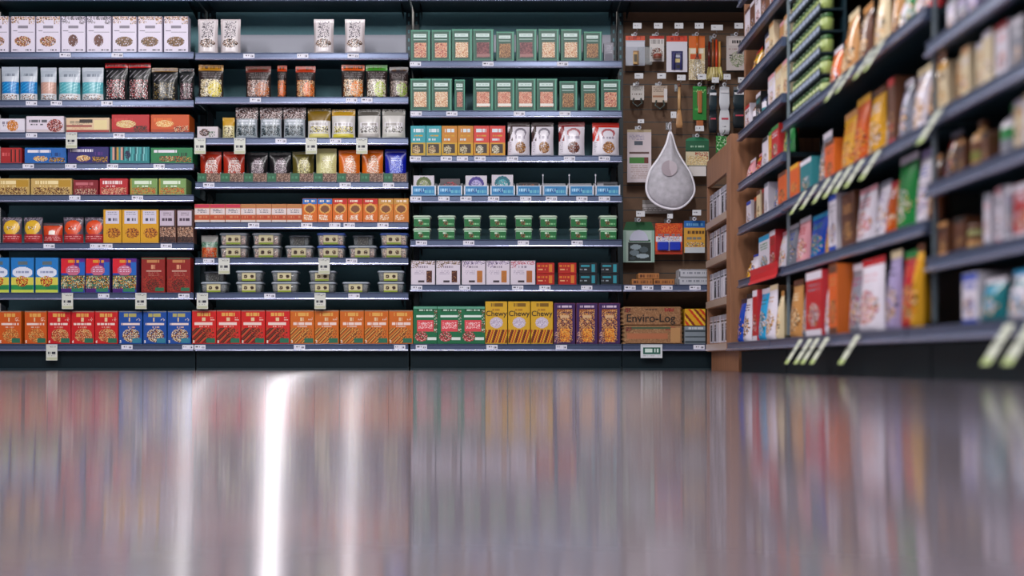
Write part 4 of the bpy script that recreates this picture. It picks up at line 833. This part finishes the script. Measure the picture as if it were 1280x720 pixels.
a = A(35, 46, 'd8581e', 313); a.speck(0, 0, 1, .32, ['d8581e', 'e08a38', 'b83a18'], .7).lines(.1, .34, .9, .4, '8a8890').rect(.02, .42, .98, .6, 'd8dae4').speck(.1, .42, .9, .55, ['c84a30', 'd8dae4', '2a3a90', 'e0b040'], .5).rect(.08, .62, .9, .86, '1c2fa0').rect(.46, .6, .54, .88, 'c8cce0').rect(0, .88, 1, 1, 'b8401c')
hang_card(819, 853, 279, 318, a, 'orange pack with two blue sponges', 'sponge pack', lambda r, w, h: [kid(r, (lambda m: (m.bbox(sx * w * .22 - w * .2, -.022, h * .12, sx * w * .22 + w * .2, -.003, h * .4, PLAST, rgb('2038b0'), .006), m)[1])(MB()), 'sponge') for sx in (-1, 1)], side='b8481c')
a = A(26, 45, 'd8a84a', 314); a.rect(0, 0, 1, .22, '2472b8').lines(.1, .08, .9, .15, '7ab0d8', fill=.5).lines(.1, .32, .95, .42, '6a4a28', fill=.6).lines(.15, .5, .9, .58, '8a8880').speck(.1, .66, .95, .8, ['c8c840', '8a4a30', 'e0d8c8', '2a4a88'], .6).rect(.05, .82, 1, 1, 'c8ccd0')
hang_card(855, 881, 276, 316, a, 'yellow pack with blue header and white base', 'pack', side='c8a050')
a = A(44, 17, '8a8684', 315); a.rect(0, .3, 1, .5, 'b8b4b4').lines(.05, .6, .95, .9, 'c8c4c4', 2, .6)
hang_card(803, 841, 250, 267, a, 'grey flat pack partly behind white mesh bag', 'pack', y=SD - .03, side='7a7674')

# ------------------------------------------------------------------ right hand aisle
XF = 1.25
def dep(px, X=XF): return X * F / (px - VX)
def yat(px, X=XF): return dep(px, X) - D
RB = {'far aisle bay': (927, 983, [.143, .455, .72, .94, 1.19, 1.43, 1.63, 1.86]),
      'middle aisle bay': (983.6, 1164, [.143, .45, .725, 1.06, 1.95]),
      'near aisle bay': (1165, 1420, [.143, .34, .55, .745, .95, 1.4])}
FD = .42
def aisle_bay(nm, label):
    a0, a1, zs = RB[nm]; y1, y0 = yat(a0), yat(a1); L_ = y1 - y0
    r = empty('aisle_shelving', (XF, (y0 + y1) / 2, 0)); tag(r, label, 'shelving bay', 'shelving bays along the right aisle'); h = L_ / 2 - .0015
    p = MB(); p.box(FD, -h, .1, FD + .03, h, 2.05, DARK); kid(r, p, 'back_panel')
    for s_ in (-1, 1):
        u = MB(); yy = s_ * (h - .014); u.box(FD - .03, yy - .012, .02, FD - .0005, yy + .012, 2.05, DARK); kid(r, u, 'upright')
    if nm != 'far aisle bay':
        u = MB(); u.box(.0, h - .006, .16, .012, h, 1.99, mat('grey_edge_strip', '6f7c84', rough=.4)); kid(r, u, 'edge_strip', 'thin grey vertical edge strip')
    k = MB(); k.box(.0, -h, 0, .03, h, .1, KICK); kid(r, k, 'kick_plate')
    for i, z in enumerate(zs):
        xo = -.055 if i == 0 else 0
        b = MB(); b.bbox(xo + .0005, -h, z - .022, FD - .032, h, z, DARK, bv=.002); so = kid(r, b, 'shelf')
        m = MB(); rail(m, -h, h, 0, .04); o = m.obj('price_rail', so); o.rotation_euler = (0, 0, -math.pi / 2); o.location = (xo, 0, z); KIDS.setdefault(so.name, []).append(o)
    return r
aisle_bay('far aisle bay', 'far shelving bay of right aisle beside wooden corner unit')
aisle_bay('middle aisle bay', 'middle shelving bay of right aisle holding spice rack')
aisle_bay('near aisle bay', 'nearest out of focus shelving bay of right aisle')

# generic goods of the aisle: colours c0 (body), c1, c2
GEN = {}
def gen(kind, w, h, cols, seed):
    key = (kind, round(w, 3), round(h, 3), tuple(cols))
    if key in GEN: return dup(GEN[key])
    wp, hp = w / S, h / S; d = .06 if kind == 'bag' else .09; c = list(cols) + [cols[-1]] * 3
    if kind == 'carton':
        a = Art(wp, hp, c[0], seed, .75); a.rect(0, 0, 1, .12, c[1]).lines(.15, .2, .85, .34, c[2], 2, .7).speck(.15, .5, .85, .85, [c[1], c[2], c[0], '2a2420', 'c89a60'], .8, True).rect(0, .9, 1, 1, c[1])
        o = bpy.data.objects.new('carton', carton_mesh(a, w, h, d)); COL.objects.link(o)
    elif kind == 'bag':
        a = Art(wp, hp, c[0], seed, .75); a.rect(0, 0, 1, .1, c[1]).lines(.2, .22, .8, .36, c[2], 2, .7).speck(.12, .45, .9, .9, [c[1], c[2], c[0], '3a2c24', 'd8b080'], .75, True)
        b, t = pouch_meshes(a, w, h, d, .1); o = empty('bag')
        for nm_, me in (('bag_body', b), ('top_seal', t)):
            x = bpy.data.objects.new(nm_, me); COL.objects.link(x); x.parent = o; KIDS.setdefault(o.name, []).append(x)
    else:
        o = empty('bottle' if kind == 'bottle' else 'jar'); R = min(w, d * 1.1) / 2 * .98; m = MB()
        if kind == 'bottle':
            m.lathe([(R * .85, 0), (R, .008), (R, h * .6), (R * .8, h * .7), (R * .38, h * .8), (R * .36, h * .87)], PLAST, rgb(c[0]), cy=R); kid(o, m, 'bottle_body')
            q = MB(); q.lathe([(R * .42, h * .86), (R * .42, h * .99), (R * .3, h)], PLAST, rgb(c[2]), cy=R); kid(o, q, 'cap')
        else:
            m.lathe([(R * .9, 0), (R, .006), (R, h * .72), (R * .88, h * .8)], PLAST, rgb(c[0]), cy=R); kid(o, m, 'jar_body')
            q = MB(); q.lathe([(R * .93, h * .79), (R * .93, h * .98), (R * .85, h)], PLAST, rgb(c[2]), cy=R); kid(o, q, 'lid')
        l = MB(); n_ = 20; z0, z1 = h * .16, h * .55
        l.loft([[(R * 1.012 * math.cos(2 * math.pi * k / n_), R + R * 1.012 * math.sin(2 * math.pi * k / n_), z) for k in range(n_)] for z in (z0, (z0 + z1) / 2, z1)], PRINT, [rgb(c[1]), rgb(c[2])], False); kid(o, l, 'label')
    GEN[key] = o
    return o
CN = {'W': ('d8d2dc', 'white'), 'C': ('d8c8a8', 'cream'), 'T': ('c0905a', 'tan'), 'B': ('6a4028', 'brown'), 'R': ('b8222a', 'red'), 'O': ('cf6620', 'orange'), 'Y': ('d8a62c', 'yellow'),
      'G': ('2a8a48', 'green'), 'E': ('2a7f86', 'teal'), 'U': ('1f50b0', 'blue'), 'N': ('18244a', 'navy'), 'K': ('16181c', 'black'), 'P': ('d8a0a8', 'pink'), 'S': ('8a8c98', 'grey'), 'L': ('a89cc0', 'lilac'), 'A': ('2fa0cc', 'sky blue'), 'M': ('a03070', 'magenta'), 'V': ('7a7a38', 'olive')}
KN = {'c': 'carton', 'b': 'bag', 'o': 'bottle', 'j': 'jar'}
seedn = 400
def aisle_row(nm, i, spec, X=XF):
    """spec: 'kindCOL:x0-x1:h ...' with x pixels and height in metres; goods face the aisle"""
    global seedn
    z = RB[nm][2][i] + .0006; items = []; xo = -.055 if i == 0 else 0; xi = XF + xo + .006; a0, a1, _z = RB[nm]
    ya, yb = yat(a0) - .011, yat(a1) + .008
    for t in spec.split():
        k, xs, h = t.split(':'); x0, x1 = (float(v) for v in xs.split('-')); h = float(h)
        d1, d0 = min(yat(x0, xi), ya), max(yat(x1, xi), yb); w = max(.02, d1 - d0 - .004); cols = [CN[q][0] for q in k[1:]]; seedn += 1
        o = gen(KN[k[0]], w, h, cols, seedn)
        if k[0] in 'oj': w = min(w, .098)
        rj = random.Random(seedn * 7); o.location = (xi + rj.uniform(0, .03), (d0 + d1) / 2, z); o.rotation_euler = (0, 0, -math.pi / 2); o.scale = (1, 1, rj.uniform(.94, 1.0))
        cs = [CN[q][1] for q in k[1:]]; second = next((q for q in cs[1:] if q != cs[0]), None)
        items.append((o, f'{cs[0]} and {second} {KN[k[0]]}' if second else f'{cs[0]} {KN[k[0]]}', KN[k[0]], ''))
    sn = ['bottom', 'second lowest', 'third lowest', 'fourth lowest', 'fifth lowest', 'sixth lowest', 'seventh lowest'][i]
    name_row(items, f'on {sn} shelf of {nm}', f'goods on the {sn} shelf of the {nm}', 'from far end')
FA, MA, NA = 'far aisle bay', 'middle aisle bay', 'near aisle bay'
aisle_row(FA, 0, 'bUNU:912-922:.22 bWKB:922-930:.24 bNWN:930-937:.24 cRWR:937-943:.25 bAWE:943-954:.25 bWCT:954-964:.25 bCTB:964-972:.22')
aisle_row(MA, 0, 'bTBC:978-990:.24 bSWT:990-1003:.25 cRWS:1003-1023:.25 bWLL:1024-1033:.25 cOBT:1034-1045:.25 bSWM:1046-1064:.25 bWRP:1065-1093:.25 bLCK:1094-1108:.25 bRGO:1109-1132:.25 bYBO:1133-1160:.25')
aisle_row(NA, 0, 'cWUU:1192-1212:.13 bEWA:1213-1240:.11 bWAE:1241-1268:.12 bAWU:1269-1310:.14 bUWA:1312-1360:.14')
aisle_row(FA, 1, 'bYWN:928-934:.1 bWUW:934-943:.12 cWAG:943-956:.19 cRWB:956-963:.2 bWPC:963-971:.18 bSWU:971-982:.2')
aisle_row(MA, 1, 'bPWR:985-1000:.2 bUAG:1001-1020:.19 bYTR:1021-1033:.19 cWUS:1034-1044:.23 cBBT:1045-1061:.21 bWPR:1063-1085:.2 bWSL:1086-1101:.2 bORW:1102-1112:.18 bGWG:1113-1136:.24 bWLU:1137-1153:.24 bBTC:1154-1163:.2')
aisle_row(FA, 2, 'cWUW:929-935:.13 cBOB:935-941:.14 cCBC:941-946:.15 cBRB:946-952:.15 cWSW:952-957:.16 bSWU:957-964:.15 bWPW:964-972:.16 cOBO:972-982:.16')
aisle_row(MA, 2, 'cOYO:985-997:.15 cEWE:998-1012:.14 bSWB:1013-1024:.22 cOBB:1025-1037:.16 bYTO:1038-1056:.24 bOYR:1057-1074:.25 bYBW:1075-1093:.24 bWBK:1094-1106:.23 cBRB:1107-1116:.22 bSWL:1117-1128:.2 bWCT:1129-1146:.22 bTBT:1147-1162:.22')
aisle_row(FA, 3, 'bPWR:929-936:.11 bRPY:936-943:.12 bLYW:943-950:.12 cWKW:950-957:.15 cYGY:957-963:.16 cRGW:963-972:.16 bGYE:972-982:.16')
aisle_row(FA, 4, 'cWRB:929-935:.13 oBKW:935-940:.14 cKWE:940-946:.15 oNEW:946-952:.14 oKNK:952-959:.13 cWPC:959-967:.16 cCTW:967-975:.16 cCPT:975-982:.17')
aisle_row(FA, 5, 'bRYO:929-937:.12 bYRG:937-945:.12 bCYT:945-953:.13 cWNY:953-960:.14 cCTC:960-966:.15 cTPT:966-974:.13 cCTW:974-982:.13')
aisle_row(FA, 6, 'cWBW:929-936:.17 cBWB:936-942:.17 cWPB:942-949:.18 cBPW:949-956:.18 cWBR:956-964:.18 cPBW:964-973:.18')
aisle_row(MA, 3, 'bOWT:1027-1038:.17 bTOC:1039-1049:.18 bTCB:1050-1063:.24 bBTC:1064-1076:.23 bTYC:1077-1089:.25 bCWT:1090-1102:.24 bTBT:1103-1113:.22 bWGW:1117-1126:.12 bGWG:1127-1135:.18 bWSR:1136-1148:.13 bRWS:1149-1162:.16')
aisle_row(NA, 1, 'cBTK:1172-1184:.1 cBKB:1186-1200:.1 jVTB:1202-1215:.07 cWSP:1228-1236:.14 cWPS:1237-1245:.145 cWSW:1246-1254:.15 cSWL:1255-1264:.14 cRWW:1266-1290:.13 bWRS:1294-1330:.14')
aisle_row(NA, 2, 'bBSR:1170-1185:.14 cBTK:1187-1199:.1 oTVB:1208-1222:.13 cBKB:1223-1232:.09 oWSG:1233-1252:.15 cCWT:1256-1270:.14 cWCS:1272-1300:.14')
aisle_row(NA, 3, 'cCYB:1168-1182:.14 cTCC:1184-1196:.14 cCTW:1198-1209:.145 cCWT:1211-1222:.145 cCWC:1223-1236:.15 cWRP:1237-1254:.155 cSWW:1256-1272:.14 cTWC:1276-1310:.15')
aisle_row(NA, 4, 'cWSL:1176-1186:.1 cSLW:1188-1199:.08 cLSW:1202-1214:.09 cSKS:1224-1246:.13 cSWK:1248-1275:.13')

y1, y0 = yat(938, XF - .03), yat(972, XF - .03); m = MB(); q = XF - .0285
m.loft([[(q + dx, y1, z), (q + dx, y0, z), (q + dx - .0012, y0, z), (q + dx - .0012, y1, z)] for dx, z in ((-.012, .408), (-.003, .425), (0, .45), (-.003, .478))], PLAST, rgb('c01a20'), True, False)
tag(m.obj('shelf_strip'), 'glossy red strip clipped on second lowest rail of far aisle bay', 'shelf strip')
# spice rack: slim tiers of small jars in the middle bay
d1, d0 = yat(986), yat(1024); L_ = d1 - d0; zr = RB[MA][2][3] + .0006
r = empty('spice_rack', (XF + .004, (d0 + d1) / 2, zr)); tag(r, 'black tiered spice rack full of small green jars', 'spice rack')
s_ = MB(); s_.box(.09, -L_ / 2, 0, .1, L_ / 2, .72, DARK); kid(r, s_, 'back_board')
NT = 8; TH = .083
for t in range(NT):
    m = MB(); z = t * TH
    m.box(0, -L_ / 2, z, .09, L_ / 2, z + .006, DARK); m.box(-.002, -L_ / 2, max(0, z - .008), 0, L_ / 2, z + .03, KICK)
    for k in range(9):
        y = -L_ / 2 + L_ * (k + .5) / 9; m.box(-.0026, y - .018, z + .004, -.002, y + .02, z + .022, PAPER, rgb('9aa6bc'))
    kid(r, m, 'tier')
jar0 = None; ROWN = ['lowest', 'second', 'third', 'fourth', 'fifth', 'sixth', 'seventh', 'top']
for t in range(NT):
    items = []
    for k in range(9):
        y = L_ / 2 - L_ * (k + .5) / 9
        if jar0 is None:
            jar0 = empty('spice_jar'); m = MB(); m.lathe([(.024, 0), (.026, .003), (.026, .045), (.022, .05)], PLAST, rgb('8fa05a')); kid(jar0, m, 'jar_body')
            m = MB(); m.lathe([(.024, .049), (.024, .064), (.021, .066)], PLAST, rgb('3f6a3a')); kid(jar0, m, 'lid'); o = jar0
        else: o = dup(jar0)
        o.location = (XF + .004 + .032, (d0 + d1) / 2 + y, zr + t * TH + .0066); items.append((o, 'small green spice jar', 'spice jar', ''))
    name_row(items, f'on {ROWN[t]} tier of black spice rack', f'spice jars on the {ROWN[t]} tier', 'from far end')

# long price tags tilted out into the aisle
tm = MB(); a = Art(11, 22, 'ccd0c0', 500, .8); a.lines(.1, .1, .9, .3, 'a8ac9c', 2, .5).lines(.15, .4, .85, .55, '4a4c50', fill=.5).rect(0, .8, 1, 1, 'b0c080')
print_face(tm, a, -.024, -.108, .024, 0, -.0004, PAPER); tm.box(-.024, -.0004, -.108, .024, .0004, 0, PAPER, rgb('ccd0c0'), skip='f'); TM = tm.mesh('hanging_price_tag', False)
def aisle_tags(nm, i, xs, words):
    items = []
    xo = -.055 if i == 0 else 0
    for x in xs:
        o = bpy.data.objects.new('hanging_price_tag', TM); COL.objects.link(o)
        o.rotation_euler = (math.radians(-32), 0, -math.pi / 2); o.location = (XF + xo - .0285, yat(x, XF + xo - .03), RB[nm][2][i] - .012); items.append((o, 'tilted white price tag', 'price tag', ''))
    name_row(items, words, 'price tags ' + words, 'from far end')
aisle_tags(MA, 0, [1001, 1013, 1022, 1034, 1072], 'under bottom shelf of middle aisle bay')
aisle_tags(MA, 2, [1006, 1020, 1036, 1050, 1063, 1078, 1098], 'under third lowest shelf of middle aisle bay')
aisle_tags(MA, 3, [1052, 1066, 1090, 1103], 'under fourth lowest shelf of middle aisle bay')
aisle_tags(NA, 3, [1174], 'under fourth lowest shelf of near aisle bay')
aisle_tags(NA, 0, [1262, 1290], 'under bottom shelf of near aisle bay')

# ------------------------------------------------------------------ wooden corner unit
XW = 1.222
r = empty('wooden_corner_unit', (XW, -.33, 0)); tag(r, 'brown wooden corner shelf unit beside slat panel bay', 'shelf unit')
yb_, yf = -.03 + .33, -.655 + .33
WZ = [.15, .39, .622, .835]
m = MB(); m.bbox(0, yf, 1.035, .02, yb_, 1.185, WOOD); m.box(.02, yf, 1.165, .26, yb_, 1.185, WOOD); kid(r, m, 'header_panel')
m = MB(); m.box(.26, yf, .1, .28, yb_, 1.185, WOOD); kid(r, m, 'back_panel')
m = MB(); m.bbox(0, yb_ - .02, .13, .26, yb_, 1.035, WOOD); kid(r, m, 'side_panel')
for z in WZ:
    m = MB(); m.bbox(-.004, yf, z - .045, .255, yb_ - .021, z, WOOD, bv=.003); m.box(-.006, yf, z - .04, -.004, yb_, z - .004, PLAST, rgb('b09a8c')); kid(r, m, 'shelf')
m = MB(); m.box(.026, yf - .09, 0, .24, yb_, .105, WOOD); kid(r, m, 'plinth')
m = MB(); m.bbox(-.018, yf - .105, .105, .45, yf - .002, 1.2, WOOD); kid(r, m, 'end_panel')
m = MB(); m.bbox(.066, yf - .06, 1.2, .45, yf - .03, 2.05, WOOD); kid(r, m, 'upper_panel')
def spice_box(seed, c):
    a = Art(14, 32, 'd0ccd6', seed, 1); a.rect(0, 0, 1, .16, '9a98a4').rect(0, .2, 1, .26, '3a383e').rect(.3, .3, .95, .95, c).lines(.35, .4, .9, .6, 'd0ccd6', 2, .5); return a
SB = [carton_mesh(spice_box(600 + k, c), .074, .15, .07) for k, c in enumerate(('24262c', 'c8c4ce', '5a5058'))]
for zi, z in enumerate(WZ):
    items = []
    for k in range(6):
        q = (k * 2 + zi) % 3
        o = bpy.data.objects.new('spice_carton', SB[q]); COL.objects.link(o); o.rotation_euler = (0, 0, -math.pi / 2); o.location = (XW + .012, -.095 - .1 * k - (.008 if k % 2 else 0), z + .0006)
        items.append((o, ('black and white spice carton', 'white spice carton', 'grey and white spice carton')[q], 'carton', ''))
    name_row(items, f'on {["lowest", "second", "third", "top"][zi]} shelf of wooden corner unit', f'spice cartons on the {["lowest", "second", "third", "top"][zi]} wooden shelf', 'from back')

# ------------------------------------------------------------------ the room
def floor_mat():
    """polished sealed floor, a sharper and a softer sheen together"""
    m = bpy.data.materials.new('polished_floor'); m.use_nodes = True; nt = m.node_tree; n = nt.nodes; Lk = nt.links.new; n.remove(n['Principled BSDF'])
    tc = n.new('ShaderNodeTexCoord'); nz = n.new('ShaderNodeTexNoise'); nz.inputs['Scale'].default_value = 3; nz.inputs['Detail'].default_value = 6
    cr = n.new('ShaderNodeValToRGB'); cr.color_ramp.elements[0].color = (*rgb('857b85'), 1); cr.color_ramp.elements[1].color = (*rgb('958b94'), 1)
    Lk(tc.outputs['Object'], nz.inputs['Vector']); Lk(nz.outputs['Fac'], cr.inputs['Fac'])
    df = n.new('ShaderNodeBsdfDiffuse'); Lk(cr.outputs['Color'], df.inputs['Color'])
    tv = n.new('ShaderNodeCombineXYZ'); tv.inputs[0].default_value = 1
    gl = []
    for r_, a_ in FLOOR_LOBES:
        g = n.new('ShaderNodeBsdfAnisotropic'); g.inputs['Roughness'].default_value = r_; g.inputs['Anisotropy'].default_value = a_
        g.inputs['Color'].default_value = (.93, .92, .95, 1); Lk(tv.outputs[0], g.inputs['Tangent']); gl.append(g)
    mg = n.new('ShaderNodeMixShader'); mg.inputs[0].default_value = FLOOR_MIX; Lk(gl[0].outputs[0], mg.inputs[1]); Lk(gl[1].outputs[0], mg.inputs[2])
    fr = n.new('ShaderNodeFresnel'); fr.inputs['IOR'].default_value = 2.0
    mx = n.new('ShaderNodeMixShader'); Lk(fr.outputs[0], mx.inputs[0]); Lk(df.outputs[0], mx.inputs[1]); Lk(mg.outputs[0], mx.inputs[2]); Lk(mx.outputs[0], n['Material Output'].inputs[0])
    return m
FLOOR_LOBES, FLOOR_MIX = ((.07, .55), (.18, .65)), .15
m = MB(); m.box(-7, -9, -.05, 4, .7, 0, floor_mat()); tag(m.obj('floor'), kind='structure')
WALL = mat('painted_wall', 'b8b4ae', rough=.8, noise=.05); CEIL = mat('white_ceiling', 'c8c8c8', rough=.9)
m = MB(); m.box(-7, .7, 0, 4, .8, 3.4, WALL); tag(m.obj('wall_back'), kind='structure')
m = MB(); m.box(4, -9, 0, 4.1, .8, 3.4, WALL); tag(m.obj('wall_right'), kind='structure')
m = MB(); m.box(-7, -9, 3.4, 4.1, .8, 3.5, CEIL); tag(m.obj('ceiling'), kind='structure')

# ------------------------------------------------------------------ light: ceiling tubes of the shop, plus one added fill tube
def area(name, loc, sx, sy, power, col=(1, .97, .98), rot=(0, 0, 0)):
    l = bpy.data.lights.new(name, 'AREA'); l.shape = 'RECTANGLE'; l.size = sx; l.size_y = sy; l.energy = power; l.color = col
    o = bpy.data.objects.new(name, l); o.location = loc; o.rotation_euler = rot; COL.objects.link(o); return o
for k, (px, e, w) in enumerate(((198, 13, .03), (316, 46, .045), (422, 13, .03))):   # small spots above the shelves, turned to the aisle
    area('ceiling_spot', ((px - VX) * (D - .15) / F, -.15, 2.75), w, .08, e, rot=(math.radians(-78), 0, 0))
for x in (-3.2, -1.3, .5):
    area('ceiling_tube', (x, -3.0, 3.3), .25, 2.0, 84, rot=(math.radians(30), 0, 0))
area('ceiling_tube', (-1.3, -6.3, 3.3), 3.5, .25, 95)  # unseen fill tube, added overhead to brighten the near floor and pack fronts
w = bpy.data.worlds.new('shop_air'); SC.world = w; w.use_nodes = True
w.node_tree.nodes['Background'].inputs[0].default_value = (.62, .68, .85, 1); w.node_tree.nodes['Background'].inputs[1].default_value = .12

# ------------------------------------------------------------------ camera
cd = bpy.data.cameras.new('camera'); cd.sensor_width = 36; cd.lens = 36 * F / 1280
cd.shift_x = (640 - VX) / 1280; cd.shift_y = (VY - 360) / 1280
cd.dof.use_dof = True; cd.dof.focus_distance = D; cd.dof.aperture_fstop = cd.lens / 1000 / .04 ; cd.clip_start = .02
co = bpy.data.objects.new('camera', cd); co.location = (0, -D, H); co.rotation_euler = (math.pi / 2, 0, 0); COL.objects.link(co); SC.camera = co
vs = SC.view_settings; vs.view_transform = 'Standard'; vs.look = 'None'; vs.gamma = 1; vs.exposure = 0.13; vs.use_curve_mapping = False
